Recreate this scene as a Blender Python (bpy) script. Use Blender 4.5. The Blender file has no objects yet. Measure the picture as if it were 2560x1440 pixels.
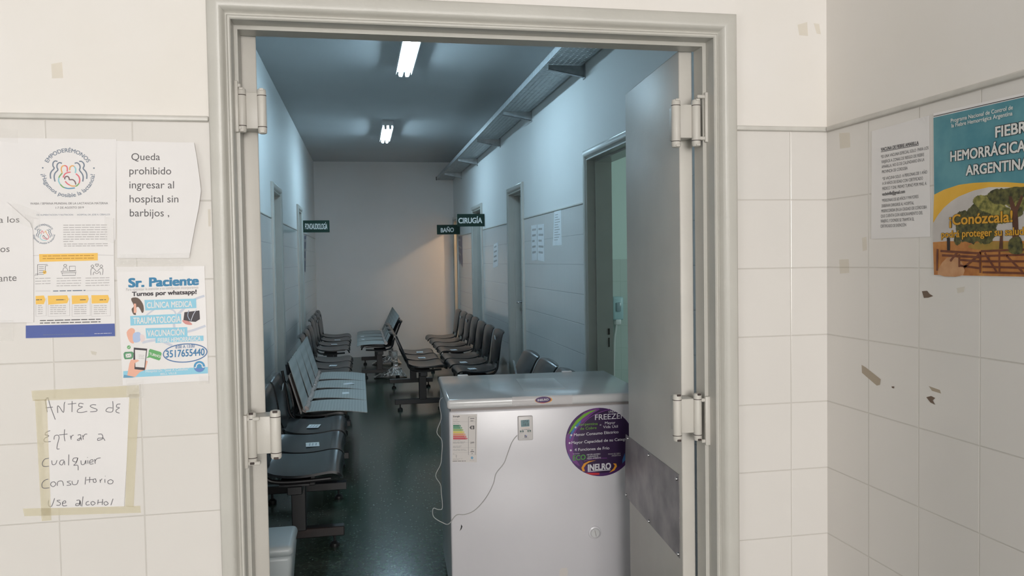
import bpy, bmesh, math, random
from mathutils import Vector, Matrix
random.seed(7)
SC = bpy.context.scene
COL = SC.collection
V3 = Vector

# ------------------------------------------------------------------ camera
FPX = 1994.514
YAW, PITCH, ROLL = .1893, -.0347, -.0158
CAM = V3((-.2048, -2.1548, 1.4356))
_fw = V3((math.sin(YAW)*math.cos(PITCH), math.cos(YAW)*math.cos(PITCH), math.sin(PITCH)))
_r0 = V3((math.cos(YAW), -math.sin(YAW), 0)); _u0 = _r0.cross(_fw)
C_R = _r0*math.cos(ROLL) + _u0*math.sin(ROLL)
C_U = -_r0*math.sin(ROLL) + _u0*math.cos(ROLL)
cd = bpy.data.cameras.new('camera'); cam = bpy.data.objects.new('camera', cd); COL.objects.link(cam)
cam.matrix_world = Matrix(((C_R.x, C_U.x, -_fw.x, CAM.x), (C_R.y, C_U.y, -_fw.y, CAM.y), (C_R.z, C_U.z, -_fw.z, CAM.z), (0, 0, 0, 1)))
cd.sensor_width = 36; cd.lens = FPX/2560*36; cd.clip_start = .02; cd.clip_end = 100
SC.camera = cam

# ------------------------------------------------------------------ world, daylight, exposure
w = bpy.data.worlds.new('world'); SC.world = w; w.use_nodes = True
w.node_tree.nodes['Background'].inputs[0].default_value = (.75, .85, 1, 1)
w.node_tree.nodes['Background'].inputs[1].default_value = .15
SC.view_settings.view_transform = 'Standard'; SC.view_settings.look = 'None'
SC.view_settings.gamma = 1; SC.view_settings.use_curve_mapping = False
SC.view_settings.exposure = 0.0
try:
    SC.cycles.use_denoising = True; SC.cycles.denoiser = 'OPENIMAGEDENOISE'
    SC.cycles.max_bounces = 10; SC.cycles.diffuse_bounces = 6; SC.cycles.sample_clamp_indirect = 6
except Exception: pass

def area(name, loc, look, sx, sy, power, col):
    l = bpy.data.lights.new(name, 'AREA'); l.shape = 'RECTANGLE'; l.size = sx; l.size_y = sy; l.energy = power; l.color = col
    o = bpy.data.objects.new(name, l); COL.objects.link(o); o.location = loc
    o.rotation_euler = (V3(look)-V3(loc)).to_track_quat('-Z', 'Y').to_euler(); return o
DAY = (1.0, .968, .937)
area('daylight_through_window', (.05, -7.05, 1.70), (.05, 0, 1.70), 2.4, 1.8, 246, DAY)
area('lobby_side_light', (-3.02, -2.6, 1.3), (0, -2.2, 1.3), 1.4, 2.0, 27, DAY)  # unseen side light towards the right-hand wall; no glass door is built here
LAMP = (.55, .82, 1.0)
TUBE_STRENGTH = 82

# ------------------------------------------------------------------ helpers
def ray(px, py): return _fw + C_R*((px-1280)/FPX) - C_U*((py-720)/FPX)
def at(px, py, ax, val):
    i = 'xyz'.index(ax); d = ray(px, py); return CAM + d*((val-CAM[i])/d[i])
def cast(px, py, O, N):
    d = ray(px, py); return CAM + d*((O-CAM).dot(N)/d.dot(N))

def principled(name, col, rough=.5, metal=0, spec=.5, coat=0, alpha=1):
    m = bpy.data.materials.new(name); m.use_nodes = True
    b = m.node_tree.nodes['Principled BSDF']
    b.inputs['Base Color'].default_value = (*col, 1); b.inputs['Roughness'].default_value = rough
    b.inputs['Metallic'].default_value = metal; b.inputs['Specular IOR Level'].default_value = spec
    b.inputs['Coat Weight'].default_value = coat; b.inputs['Alpha'].default_value = alpha
    return m
def srgb(r, g, b):
    f = lambda c: (c/255/12.92) if c/255 <= .04045 else ((c/255+.055)/1.055)**2.4
    return (f(r), f(g), f(b))
def N(m, t, **kw):
    n = m.node_tree.nodes.new(t)
    for k, v in kw.items(): setattr(n, k, v)
    return n
def L(m, a, b): m.node_tree.links.new(a, b)
def bsdf(m): return m.node_tree.nodes['Principled BSDF']
def coords(m, kind='Object'):
    return N(m, 'ShaderNodeTexCoord').outputs[kind]
def noise_col(m, a, b, scale, detail=4, lo=.35, hi=.65, vec=None):
    n = N(m, 'ShaderNodeTexNoise'); n.inputs['Scale'].default_value = scale; n.inputs['Detail'].default_value = detail
    L(m, vec or coords(m), n.inputs['Vector'])
    r = N(m, 'ShaderNodeValToRGB'); r.color_ramp.elements[0].position = lo; r.color_ramp.elements[1].position = hi
    r.color_ramp.elements[0].color = (*a, 1); r.color_ramp.elements[1].color = (*b, 1)
    L(m, n.outputs['Fac'], r.inputs['Fac']); return r.outputs['Color']
def noise_bump(m, scale, strength, dist=.002, prev=None, detail=3):
    n = N(m, 'ShaderNodeTexNoise'); n.inputs['Scale'].default_value = scale; n.inputs['Detail'].default_value = detail
    L(m, coords(m), n.inputs['Vector'])
    b = N(m, 'ShaderNodeBump'); b.inputs['Strength'].default_value = strength; b.inputs['Distance'].default_value = dist
    L(m, n.outputs['Fac'], b.inputs['Height'])
    if prev: L(m, prev, b.inputs['Normal'])
    L(m, b.outputs['Normal'], bsdf(m).inputs['Normal']); return b.outputs['Normal']
def textured(name, a, b, scale, rough, bump=None, **kw):
    m = principled(name, a, rough, **kw); L(m, noise_col(m, a, b, scale), bsdf(m).inputs['Base Color'])
    if bump: noise_bump(m, *bump)
    return m
def emit(name, col, s):
    m = bpy.data.materials.new(name); m.use_nodes = True; b = bsdf(m)
    b.inputs['Base Color'].default_value = (.8, .8, .8, 1)
    b.inputs['Emission Color'].default_value = (*col, 1); b.inputs['Emission Strength'].default_value = s; return m
def see_through(name, col, alpha, rough=.15, bump=None):
    m = principled(name, col, rough, alpha=alpha)
    if bump: noise_bump(m, *bump)
    return m
def wall_mat(name, axis, phase, paint, tile, top=1.8, grout=(.58, .55, .51), tile_rough=.2, size=.2, gw=.0016, dirt=True, paintrough=.6, vjoint=1.0):
    """Painted wall above, square glazed tiles below the given height; pattern in metres from the wall's own origin."""
    m = principled(name, paint, .5)
    nt = m.node_tree; pos = coords(m)
    sep = N(m, 'ShaderNodeSeparateXYZ'); L(m, pos, sep.inputs[0])
    def mt(op, a, b=None, clamp=False):
        n = N(m, 'ShaderNodeMath', operation=op, use_clamp=clamp)
        for i, x in enumerate((a, b)):
            if x is None: continue
            if isinstance(x, (int, float)): n.inputs[i].default_value = x
            else: L(m, x, n.inputs[i])
        return n.outputs[0]
    def dist(o, ph):   # distance to the nearest joint
        f = mt('FRACT', mt('DIVIDE', mt('SUBTRACT', o, ph-100*size), size))
        return mt('MULTIPLY', mt('MINIMUM', f, mt('SUBTRACT', 1, f)), size)
    d = mt('MINIMUM', mt('DIVIDE', dist(sep.outputs[axis], phase), vjoint), dist(sep.outputs[2], top))
    g = N(m, 'ShaderNodeMapRange'); g.inputs[1].default_value = gw*.4; g.inputs[2].default_value = gw*1.6
    g.inputs[3].default_value = 1; g.inputs[4].default_value = 0; L(m, d, g.inputs[0])
    below = mt('LESS_THAN', sep.outputs[2], top)
    gm = mt('MULTIPLY', g.outputs[0], below)
    tcol = noise_col(m, tile, tuple(c*.965 for c in tile), 1.3, 3)
    pcol = noise_col(m, paint, tuple(c*p for c, p in zip(paint, (.975, .965, .94))), 2.2, 5) if dirt else noise_col(m, paint, paint, 1)
    mx = N(m, 'ShaderNodeMix', data_type='RGBA'); L(m, below, mx.inputs[0]); L(m, pcol, mx.inputs[6]); L(m, tcol, mx.inputs[7])
    mx2 = N(m, 'ShaderNodeMix', data_type='RGBA'); L(m, gm, mx2.inputs[0]); L(m, mx.outputs[2], mx2.inputs[6]); mx2.inputs[7].default_value = (*grout, 1)
    L(m, mx2.outputs[2], bsdf(m).inputs['Base Color'])
    rr = mt('ADD', mt('MULTIPLY', below, tile_rough-paintrough), paintrough); L(m, rr, bsdf(m).inputs['Roughness'])
    h = mt('MULTIPLY', gm, -1)
    n1 = N(m, 'ShaderNodeTexNoise'); n1.inputs['Scale'].default_value = 9; L(m, pos, n1.inputs['Vector'])
    h2 = mt('ADD', h, mt('MULTIPLY', n1.outputs['Fac'], .5))
    b = N(m, 'ShaderNodeBump'); b.inputs['Strength'].default_value = .5; b.inputs['Distance'].default_value = .0014
    L(m, h2, b.inputs['Height']); L(m, b.outputs['Normal'], bsdf(m).inputs['Normal'])
    return m

class MB:
    """Collects vertices and faces (with materials) for ONE mesh object."""
    def __init__(s): s.v = []; s.f = []; s.m = []; s.mats = []; s.sm = []
    def mi(s, mat):
        if mat not in s.mats: s.mats.append(mat)
        return s.mats.index(mat)
    def add(s, vs, fs, mat, smooth=False):
        o = len(s.v); s.v += [V3(p) for p in vs]; i = s.mi(mat)
        for f in fs: s.f.append([o+k for k in f]); s.m.append(i); s.sm.append(smooth)
    def bm(s, bm, mat, M=None, smooth=False):
        bm.verts.ensure_lookup_table(); bm.verts.index_update()
        s.add([(M @ v.co if M else v.co.copy()) for v in bm.verts], [[v.index for v in f.verts] for f in bm.faces], mat, smooth); bm.free()
    def box(s, lo, hi, mat, bev=0, seg=2, M=None, smooth=None):
        bm = bmesh.new(); bmesh.ops.create_cube(bm, size=1)
        lo, hi = V3(lo), V3(hi)
        for v in bm.verts: v.co = V3([(lo[i]+hi[i])/2 + v.co[i]*(hi[i]-lo[i]) for i in range(3)])
        if bev: bmesh.ops.bevel(bm, geom=bm.edges[:], offset=bev, segments=seg, profile=.5, affect='EDGES')
        s.bm(bm, mat, M, bool(bev) if smooth is None else smooth)
    def prism(s, pts, ax, a, b, mat, M=None):
        """Polygon in the two remaining axes, extruded along ax from a to b."""
        i = 'xyz'.index(ax); o = [k for k in range(3) if k != i]; n = len(pts); vs = []
        for val in (a, b):
            for p in pts:
                c = [0, 0, 0]; c[i] = val; c[o[0]] = p[0]; c[o[1]] = p[1]; vs.append(M @ V3(c) if M else V3(c))
        fs = [list(range(n))[::-1], [n+k for k in range(n)]] + [[k, (k+1) % n, n+(k+1) % n, n+k] for k in range(n)]
        s.add(vs, fs, mat)
    def tube(s, pts, r, mat, n=10, caps=True):
        pts = [V3(p) for p in pts]; rs = r if isinstance(r, (list, tuple)) else [r]*len(pts)
        vs = []; up = None
        for i, p in enumerate(pts):
            t = (pts[min(i+1, len(pts)-1)]-pts[max(i-1, 0)]).normalized()
            if up is None: up = V3((0, 0, 1)) if abs(t.z) < .9 else V3((1, 0, 0))
            a = t.cross(up).normalized(); up = a.cross(t).normalized()
            for k in range(n):
                th = 2*math.pi*k/n; vs.append(p+(a*math.cos(th)+up*math.sin(th))*rs[i])
        fs = [[i*n+k, i*n+(k+1) % n, (i+1)*n+(k+1) % n, (i+1)*n+k] for i in range(len(pts)-1) for k in range(n)]
        if caps: fs += [list(range(n))[::-1], [(len(pts)-1)*n+k for k in range(n)]]
        s.add(vs, fs, mat, True)
    def cyl(s, a, b, r, mat, n=20): s.tube([a, b], r, mat, n)
    def capsule(s, a, b, r, mat, n=20):
        a, b = V3(a), V3(b); d = (b-a).normalized()
        ps = [a-d*r*.45, a-d*r*.33, a, b, b+d*r*.33, b+d*r*.45]; s.tube(ps, [r*.45, r*.85, r, r, r*.85, r*.45], mat, n)
    def sphere(s, c, r, mat, sz=1):
        bm = bmesh.new(); bmesh.ops.create_uvsphere(bm, u_segments=20, v_segments=12, radius=r)
        s.bm(bm, mat, Matrix.Translation(c) @ Matrix.Diagonal((1, 1, sz, 1)), True)

ROOTM = {}
def tag(o, label=None, cat=None, group=None, kind=None):
    for k, v in (('label', label), ('category', cat), ('group', group), ('kind', kind)):
        if v: o[k] = v
    return o
def empty(name, loc, label=None, cat=None, group=None, kind=None, M=None):
    o = bpy.data.objects.new(name, None); COL.objects.link(o); o.empty_display_size = .1
    o.matrix_world = M if M else Matrix.Translation(V3(loc)); ROOTM[o.name] = o.matrix_world.copy()
    return tag(o, label, cat, group, kind)
def mesh_of(name, mb, inv=None):
    me = bpy.data.meshes.new(name)
    vs = [inv @ v for v in mb.v] if inv else mb.v
    me.from_pydata([tuple(v) for v in vs], [], mb.f)
    for m in mb.mats: me.materials.append(m)
    me.polygons.foreach_set('material_index', mb.m); me.polygons.foreach_set('use_smooth', mb.sm)
    bm = bmesh.new(); bm.from_mesh(me); bmesh.ops.recalc_face_normals(bm, faces=bm.faces[:])
    for e in bm.edges:
        if len(e.link_faces) == 2 and e.calc_face_angle(0) > .6: e.smooth = False
    bm.to_mesh(me); bm.free(); me.update(); return me
def root_of(o):
    while o.parent: o = o.parent
    return o
def obj(name, mb, parent=None, world=True, label=None, origin=None, **kw):
    """One mesh object from an MB given in world coordinates (or in the root's own when world=False)."""
    if parent is None:
        c = V3(origin) if origin is not None else V3((0, 0, 0))
        me = mesh_of(name, mb, Matrix.Translation(-c)); o = bpy.data.objects.new(name, me); COL.objects.link(o); o.location = c
        ROOTM[o.name] = Matrix.Translation(c)
    else:
        me = mesh_of(name, mb, ROOTM[root_of(parent).name].inverted() if world else None)
        o = bpy.data.objects.new(name, me); COL.objects.link(o); o.parent = parent
    return tag(o, label, **kw)
def smooth_path(pts, k=6, closed=False):
    pts = [V3(p) for p in pts]; n = len(pts); out = []
    for i in range(n if closed else n-1):
        p = [pts[(i+d) % n] if closed else pts[max(0, min(n-1, i+d))] for d in (-1, 0, 1, 2)]
        for j in range(k):
            t = j/k; out.append(.5*((2*p[1])+(p[2]-p[0])*t+(2*p[0]-5*p[1]+4*p[2]-p[3])*t*t+(3*p[1]-p[0]-3*p[2]+p[3])*t**3))
    if not closed: out.append(pts[-1])
    return out

_glyph = {}
def glyphs(s, bold=0, shear=0):
    k = (s, bold, shear)
    if k not in _glyph:
        c = bpy.data.curves.new('lettering', 'FONT'); c.body = s; c.resolution_u = 4; c.shear = shear
        o = bpy.data.objects.new('lettering', c); me = bpy.data.meshes.new_from_object(o)
        vs, fs = [(v.co.x, v.co.y) for v in me.vertices], [list(p.vertices) for p in me.polygons]
        if bold:   # heavier letters: the same outline laid over itself, slightly shifted
            n = len(vs); v0, f0 = vs, fs; vs, fs = [], []
            for i, (dx, dy) in enumerate(((0, 0), (-bold, -bold*.7), (bold, -bold*.7), (-bold, bold*.7), (bold, bold*.7))):
                vs = vs+[(x+dx, y+dy) for x, y in v0]; fs = fs+[[j+i*n for j in f] for f in f0]
        _glyph[k] = (vs, fs)
        bpy.data.objects.remove(o); bpy.data.curves.remove(c); bpy.data.meshes.remove(me)
    return _glyph[k]

class Sheet:
    """A flat printed thing lying on a plane: origin O, right U, normal Nn. Photo points are cast onto the plane, giving metres on it."""
    def __init__(s, O, U, Nn, lift=.0012, disp=None, M=None):
        s.O, s.U, s.Nn = V3(O), V3(U).normalized(), V3(Nn).normalized(); s.V = s.Nn.cross(s.U); s.lift = lift; s.disp = disp
        s.parts = {}; s.M = M
    def uv(s, p):
        q = cast(p[0], p[1], s.O+s.Nn*s.lift, s.Nn)-s.O; return Vector((q.dot(s.U), q.dot(s.V)))
    def P(s, uv, layer=0):
        d = s.disp(uv[0], uv[1]) if s.disp else 0
        return s.O + s.U*uv[0] + s.V*uv[1] + s.Nn*(s.lift + layer*.00016 + d)
    def step(s):
        s.k = (getattr(s, 'k', 0)+1) % 11; return s.k*.085
    def mb(s, part): return s.parts.setdefault(part, MB())
    def polyuv(s, part, uvs, mat, layer=1): layer += s.step(); s.mb(part).add([s.P(q, layer) for q in uvs], [list(range(len(uvs)))], mat)
    def poly(s, part, pts, mat, layer=1, smooth=0):
        if smooth: pts = [(q.x, q.y) for q in smooth_path([(p[0], p[1], 0) for p in pts], smooth, True)]
        s.polyuv(part, [s.uv(p) for p in pts], mat, layer)
    def rect(s, part, x0, y0, x1, y1, mat, layer=1): s.poly(part, [(x0, y0), (x1, y0), (x1, y1), (x0, y1)], mat, layer)
    def ellipse(s, part, c, rx, ry, mat, layer=1, rot=0, n=36):
        s.poly(part, [(c[0]+rx*math.cos(t)*math.cos(rot)-ry*math.sin(t)*math.sin(rot), c[1]+rx*math.cos(t)*math.sin(rot)+ry*math.sin(t)*math.cos(rot)) for t in [2*math.pi*k/n for k in range(n)]], mat, layer)
    def stroke(s, part, pts, wpx, mat, layer=2, smooth=4, closed=False):
        q = [s.uv(p) for p in ([(a.x, a.y) for a in smooth_path([(p[0], p[1], 0) for p in pts], smooth, closed)] if smooth and len(pts) > 2 else pts)]
        if closed: q.append(q[0])
        p0 = pts[0]; wd = (s.uv((p0[0]+wpx, p0[1]))-s.uv(p0)).length/2
        a, b = [], []
        for i in range(len(q)):
            t = q[min(i+1, len(q)-1)]-q[max(i-1, 0)]
            if t.length < 1e-9: t = Vector((1, 0))
            t.normalize(); n = Vector((-t.y, t.x))*wd; a.append(q[i]+n); b.append(q[i]-n)
        n = len(q); layer += s.step()
        s.mb(part).add([s.P(x, layer) for x in a+b], [[i, i+1, n+i+1, n+i] for i in range(n-1)], mat)
    def text(s, part, string, p0, p1, h, mat, layer=2, bold=0, shear=0):
        """Baseline from photo point p0 to p1, capital height h photo pixels."""
        vs, fs = glyphs(string, bold, shear); x0 = min(v[0] for v in vs); x1 = max(v[0] for v in vs)
        o = s.uv(p0); X = s.uv(p1)-o; Y = s.uv((p0[0], p0[1]-h))-o; n = len(vs)//(5 if bold else 1)
        s.mb(part).add([s.P(o + X*((v[0]-x0)/(x1-x0)) + Y*(v[1]/.69), layer+.17*(i//n)) for i, v in enumerate(vs)], fs, mat)
    def arc_text(s, part, string, c, r, h, a0, a1, mat, layer=2, inward=False, bold=0):
        """Lettering bent round a circle; r and h in photo pixels measured vertically."""
        vs, fs = glyphs(string, bold); x0 = min(v[0] for v in vs); x1 = max(v[0] for v in vs); pts = []
        o = s.uv(c); k = (s.uv((c[0], c[1]-10))-o).length/10; a0, a1 = math.radians(a0), math.radians(a1)
        n = len(vs)//(5 if bold else 1)
        for i, (x, y) in enumerate(vs):
            a = a0+(a1-a0)*(x-x0)/(x1-x0); rr = (r + (-1 if inward else 1)*y/.69*h)*k
            pts.append(s.P(o+Vector((rr*math.cos(a), rr*math.sin(a))), layer+.17*(i//n)))
        s.mb(part).add(pts, fs, mat)
    def greek(s, part, p0, p1, h, mat, layer=2, gap=.35):
        """A line of print too small to read: a row of word-length dashes."""
        x = 0; Lg = math.hypot(p1[0]-p0[0], p1[1]-p0[1])
        while x < Lg:
            wl = min(random.uniform(2.2, 6.5)*h, Lg-x); a, b = x/Lg, (x+wl)/Lg
            f = lambda t, dy: (p0[0]+(p1[0]-p0[0])*t, p0[1]+(p1[1]-p0[1])*t+dy)
            s.poly(part, [f(a, -h*.62), f(b, -h*.62), f(b, 0), f(a, 0)], mat, layer); x += wl+h*gap*2
    def base(s, name, corners, mat, label=None, cat=None, group=None, nu=1, nv=1, thick=.0005, parent=None, rows=None, kind=None):
        """The sheet's own body (TL TR BR BL photo corners), then its printed parts as children."""
        mb = MB()
        if rows: corners = (rows[0][0], rows[0][1], rows[-1][1], rows[-1][0]); nv = len(rows)-1
        TL, TR, BR, BL = [s.uv(p) for p in corners]
        if rows: RW = [(s.uv(l), s.uv(r)) for l, r in rows]
        vs = []; n1 = (nu+1)*(nv+1)
        for side in (0, 1):
            for j in range(nv+1):
                for i in range(nu+1):
                    a, b = i/nu, j/nv; q = (TL*(1-a)+TR*a)*(1-b)+(BL*(1-a)+BR*a)*b
                    if rows: q = RW[j][0]*(1-a)+RW[j][1]*a
                    vs.append(s.P(q)-s.Nn*(thick*side))
        fs = []
        for j in range(nv):
            for i in range(nu):
                k = j*(nu+1)+i; fs.append([k, k+nu+1, k+nu+2, k+1]); fs.append([n1+k, n1+k+1, n1+k+nu+2, n1+k+nu+1])
        rim = [i for i in range(nu+1)]+[j*(nu+1)+nu for j in range(1, nv+1)]+[nv*(nu+1)+i for i in range(nu-1, -1, -1)]+[j*(nu+1) for j in range(nv-1, 0, -1)]
        fs += [[rim[k], rim[(k+1) % len(rim)], n1+rim[(k+1) % len(rim)], n1+rim[k]] for k in range(len(rim))]
        mb.add(vs, fs, mat, nu > 1)
        o = obj(name, mb, parent, label=label, cat=cat, group=group, kind=kind, origin=None if parent else s.P((TL+TR+BR+BL)/4))
        for part, m in s.parts.items(): obj(part.split('#')[0], m, o)
        return o

# ------------------------------------------------------------------ materials
PAINT = (.775, .745, .715); TILE = (.715, .685, .653)
m_wall_front = wall_mat('front_wall_paint_and_tile', 0, 1.0454, PAINT, TILE)
m_wall_side = wall_mat('side_wall_paint_and_tile', 1, -.1967, PAINT, TILE)
m_cwall = wall_mat('corridor_wall_paint_and_tile', 1, .05, (.74, .74, .73), (.70, .70, .69), grout=(.52, .52, .52), dirt=False, tile_rough=.14, gw=.0024, vjoint=.25)
m_plain = textured('matt_white_paint', (.70, .69, .68), (.66, .65, .64), 1.5, .7)
m_warmroom = textured('cream_room_paint', (.72, .60, .40), (.68, .56, .36), 1.5, .6)
m_greenroom = wall_mat('pale_green_room_wall', 0, .1, (.60, .70, .66), (.55, .61, .58), top=1.43, grout=(.46, .52, .49), dirt=False)
m_ceil = textured('ceiling_paint', (.60, .61, .62), (.57, .58, .59), 1.2, .75)
m_frame = textured('grey_enamel_frame_paint', (.50, .485, .445), (.53, .515, .475), 6, .34, (140, .3, .0012))
m_leaf = textured('pale_grey_enamel_door_paint', (.55, .525, .485), (.585, .56, .515), 5, .40, (120, .25, .0012), spec=.4)
m_cframe = textured('corridor_frame_enamel', (.47, .47, .44), (.50, .50, .47), 6, .28, (140, .15, .001))
m_chip = principled('worn_dark_metal', (.05, .035, .03), .6)
m_cap = textured('grey_tile_edge_trim', (.55, .53, .49), (.62, .60, .56), 14, .35)
m_alu = textured('scuffed_aluminium', (.20, .195, .20), (.34, .32, .32), 9, .42, (60, .1, .001), metal=.75)
m_floor = principled('dark_green_terrazzo', (.03, .05, .04), .21)
nz = noise_col(m_floor, (.033, .054, .041), (.066, .096, .072), 38, 6, .38, .66)
vor = N(m_floor, 'ShaderNodeTexVoronoi'); vor.inputs['Scale'].default_value = 62; L(m_floor, coords(m_floor), vor.inputs['Vector'])
sp = N(m_floor, 'ShaderNodeMapRange'); sp.inputs[1].default_value = .22; sp.inputs[2].default_value = .34; sp.inputs[3].default_value = 1; sp.inputs[4].default_value = 0
L(m_floor, vor.outputs['Distance'], sp.inputs[0])
pk = N(m_floor, 'ShaderNodeMath', operation='GREATER_THAN'); pk.inputs[1].default_value = .62
sx_ = N(m_floor, 'ShaderNodeSeparateColor'); L(m_floor, vor.outputs['Color'], sx_.inputs[0]); L(m_floor, sx_.outputs[0], pk.inputs[0])
mu = N(m_floor, 'ShaderNodeMath', operation='MULTIPLY'); L(m_floor, sp.outputs[0], mu.inputs[0]); L(m_floor, pk.outputs[0], mu.inputs[1])
mc = N(m_floor, 'ShaderNodeMix', data_type='RGBA'); L(m_floor, sx_.outputs[1], mc.inputs[0]); mc.inputs[6].default_value = (.012, .018, .016, 1); mc.inputs[7].default_value = (.16, .19, .17, 1)
mf = N(m_floor, 'ShaderNodeMix', data_type='RGBA'); L(m_floor, mu.outputs[0], mf.inputs[0]); L(m_floor, nz, mf.inputs[6]); L(m_floor, mc.outputs[2], mf.inputs[7])
L(m_floor, mf.outputs[2], bsdf(m_floor).inputs['Base Color']); noise_bump(m_floor, 3, .04, .004)

# ------------------------------------------------------------------ the setting
XR, YE, ZC = 1.256, 10.17, 2.96        # corridor: right wall, end wall, ceiling
FX0, FX1, FZ, DEP = -.569, .870, 2.128, .10    # outer edges of the double-door frame, front wall thickness
CX = 1.163                              # front room: right-hand wall
def structure(name, mb, label, cat): return obj(name, mb, None, label=label, cat=cat, kind='structure')
mb = MB(); e = .002
mb.box((-3.1, 0, 0), (FX0+e, DEP, 3.05), m_wall_front); mb.box((FX1-e, 0, 0), (CX, DEP, 3.05), m_wall_front); mb.box((FX0+e, 0, FZ-e), (FX1-e, DEP, 3.05), m_wall_front)
structure('wall_front', mb, 'cream wall with white square tiles below, around the open double doorway', 'wall')
mb = MB(); mb.box((CX, -7.2, 0), (CX+.093, DEP, 3.05), m_wall_side)
wall_side = structure('wall_side', mb, 'shaded side wall on the right carrying the fever poster', 'wall')
mb = MB(); mb.box((-3.2, -7.2, 0), (-3.1, DEP, 3.05), m_plain); structure('wall_lobby_left', mb, 'plain lobby wall opposite the poster wall', 'wall')
mb = MB(); mb.box((-3.2, -7.3, 0), (CX+.1, -7.2, 3.05), m_plain); structure('wall_lobby_back', mb, 'plain lobby wall behind the viewer', 'wall')
mb = MB(); mb.box((-3.2, -7.3, -.05), (CX+.1, DEP, 0), m_floor); structure('floor_lobby', mb, 'dark terrazzo lobby floor in front of the doorway', 'floor')
mb = MB(); mb.box((-3.2, -7.3, 3.05), (CX+.1, DEP, 3.12), m_ceil); structure('ceiling_lobby', mb, 'white lobby ceiling in front of the doorway', 'ceiling')
# tile-edge strips
def capstrip(n, lo, hi, label):
    mb = MB(); mb.box(lo, hi, m_cap, .004, 3); return structure('trim_%d' % n, mb, label, 'trim')
capstrip(1, (-3.1, -.009, 1.8), (FX0-.002, .001, 1.814), 'grey edging strip topping the tiles beside the notices')
capstrip(2, (FX1+.002, -.009, 1.8), (CX, .001, 1.814), 'grey edging strip topping the tiles between frame and corner')
capstrip(3, (CX-.009, -4.6, 1.8), (CX+.001, -.009, 1.814), 'grey edging strip above the fever poster')

PROFILE = [(0, -.002), (0, -.014), (.0015, -.0185), (.006, -.0222), (.014, -.0240), (.028, -.0245), (.036, -.0232), (.042, -.0195), (.046, -.0135), (.0485, -.007), (.052, -.004), (.056, -.004),
           (.058, -.012), (.061, -.0155), (.066, -.0155), (.069, -.012), (.069, .040), (.080, .040)]
def frame_sweep(mb, a0, a1, top, depth, F, mat, near=1.0):
    prof = PROFILE+[(.080, depth), (0, depth)]; n = len(prof); vs = []
    for k in range(4):
        for d, b in prof:
            a = a0+d*near if k < 2 else a1-d; z = 0 if k in (0, 3) else top-d; vs.append(F(a, b, z))
    fs = [[k*n+i, k*n+(i+1) % n, (k+1)*n+(i+1) % n, (k+1)*n+i] for k in range(3) for i in range(n)]
    mb.add(vs, fs, mat, True)
mb = MB(); frame_sweep(mb, FX0, FX1, FZ, DEP, lambda a, b, z: V3((a, b, z)), m_frame, .84)
structure('trim_4', mb, 'thick grey enamelled metal frame around the open double doorway', 'door frame')

# corridor shell
def openings_wall(name, ops, X0, X1, Y0, Y1, mat, label, M=None, ztop=2.98):
    mb = MB(); y = Y0
    for a, b, zt in ops:
        mb.box((X0, y, 0), (X1, a, ztop), mat, M=M); mb.box((X0, a, zt), (X1, b, ztop), mat, M=M); y = b
    mb.box((X0, y, 0), (X1, Y1, ztop), mat, M=M); return structure(name, mb, label, 'wall')
RDOORS = [(1.92, 2.867, 2.135), (4.84, 5.58, 2.135), (7.26, 8.10, 2.125), (9.62, 10.14, 2.11)]
LDOORS = [(4.46, 5.16, 2.095), (6.92, 7.52, 2.09)]
WT = .15
openings_wall('wall_right', [(a+e, b-e, z-e) for a, b, z in RDOORS], XR, XR+WT, DEP, YE+.13, m_cwall, 'corridor wall on the right with tiled lower half and four doorways')
LM = Matrix.Translation((-.915, 0, 0)) @ Matrix.Rotation(-.0076, 4, 'Z')
openings_wall('wall_left', [(a+e, b-e, z-e) for a, b, z in LDOORS], -WT, 0, DEP, YE+.12, m_cwall, 'corridor wall on the left with tiled lower half and two doorways', LM)
m_end = textured('pinkish_white_end_wall_paint', (.84, .79, .765), (.80, .755, .73), 1.5, .7)
mb = MB(); mb.box((-1.02, YE, 0), (XR, YE+.12, 2.98), m_end); structure('wall_end', mb, 'plain pale wall closing the far end of the corridor', 'wall')
mb = MB(); mb.box((-1.2, DEP, -.05), (XR+WT, YE+.13, 0), m_floor); structure('floor', mb, 'dark green speckled terrazzo corridor floor', 'floor')
mb = MB(); mb.box((-1.2, DEP, ZC), (XR+WT, YE+.13, ZC+.06), m_ceil); structure('ceiling', mb, 'bluish white corridor ceiling', 'ceiling')
mb = MB(); mb.box((-1.2, 0, 3.05), (XR, .1, 3.1), m_ceil)
def cap2(n, X0, X1, Y0, Y1, label, M=None):
    mb = MB(); mb.box((X0, Y0, 1.8), (X1, Y1, 1.812), m_cap, .003, 2, M=M); structure('trim_%d' % n, mb, label, 'trim')
tn = 5
for i, (a, b) in enumerate([(2.867, 4.84), (5.58, 7.26), (8.10, 9.62)]):
    cap2(tn, XR-.006, XR+.001, a, b, ['tile edging between the open green room and the closed door', 'tile edging between the closed door and the surgery door', 'tile edging beyond the surgery door'][i]); tn += 1
for i, (a, b) in enumerate([(.1, 4.46), (5.16, 6.92), (7.52, YE)]):
    cap2(tn, -.001, .006, a, b, ['tile edging before the first left doorway', 'tile edging between the two left doorways', 'tile edging beyond the speech therapy door'][i], LM); tn += 1
FR = lambda a, b, z: V3((XR+b, a, z))
FL = lambda a, b, z: LM @ V3((-b, a, z))
RLAB = ['green-lit open doorway beside the open leaf', 'closed doorway in the middle of the right wall', 'doorway beside the surgery sign', 'yellow-lit bathroom doorway at the far corner']
for (a, b, z), lab in zip(RDOORS, RLAB):
    mb = MB(); frame_sweep(mb, a, b, z, WT, FR, m_cframe); structure('trim_%d' % tn, mb, 'grey metal frame of the '+lab, 'door frame'); tn += 1
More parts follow.
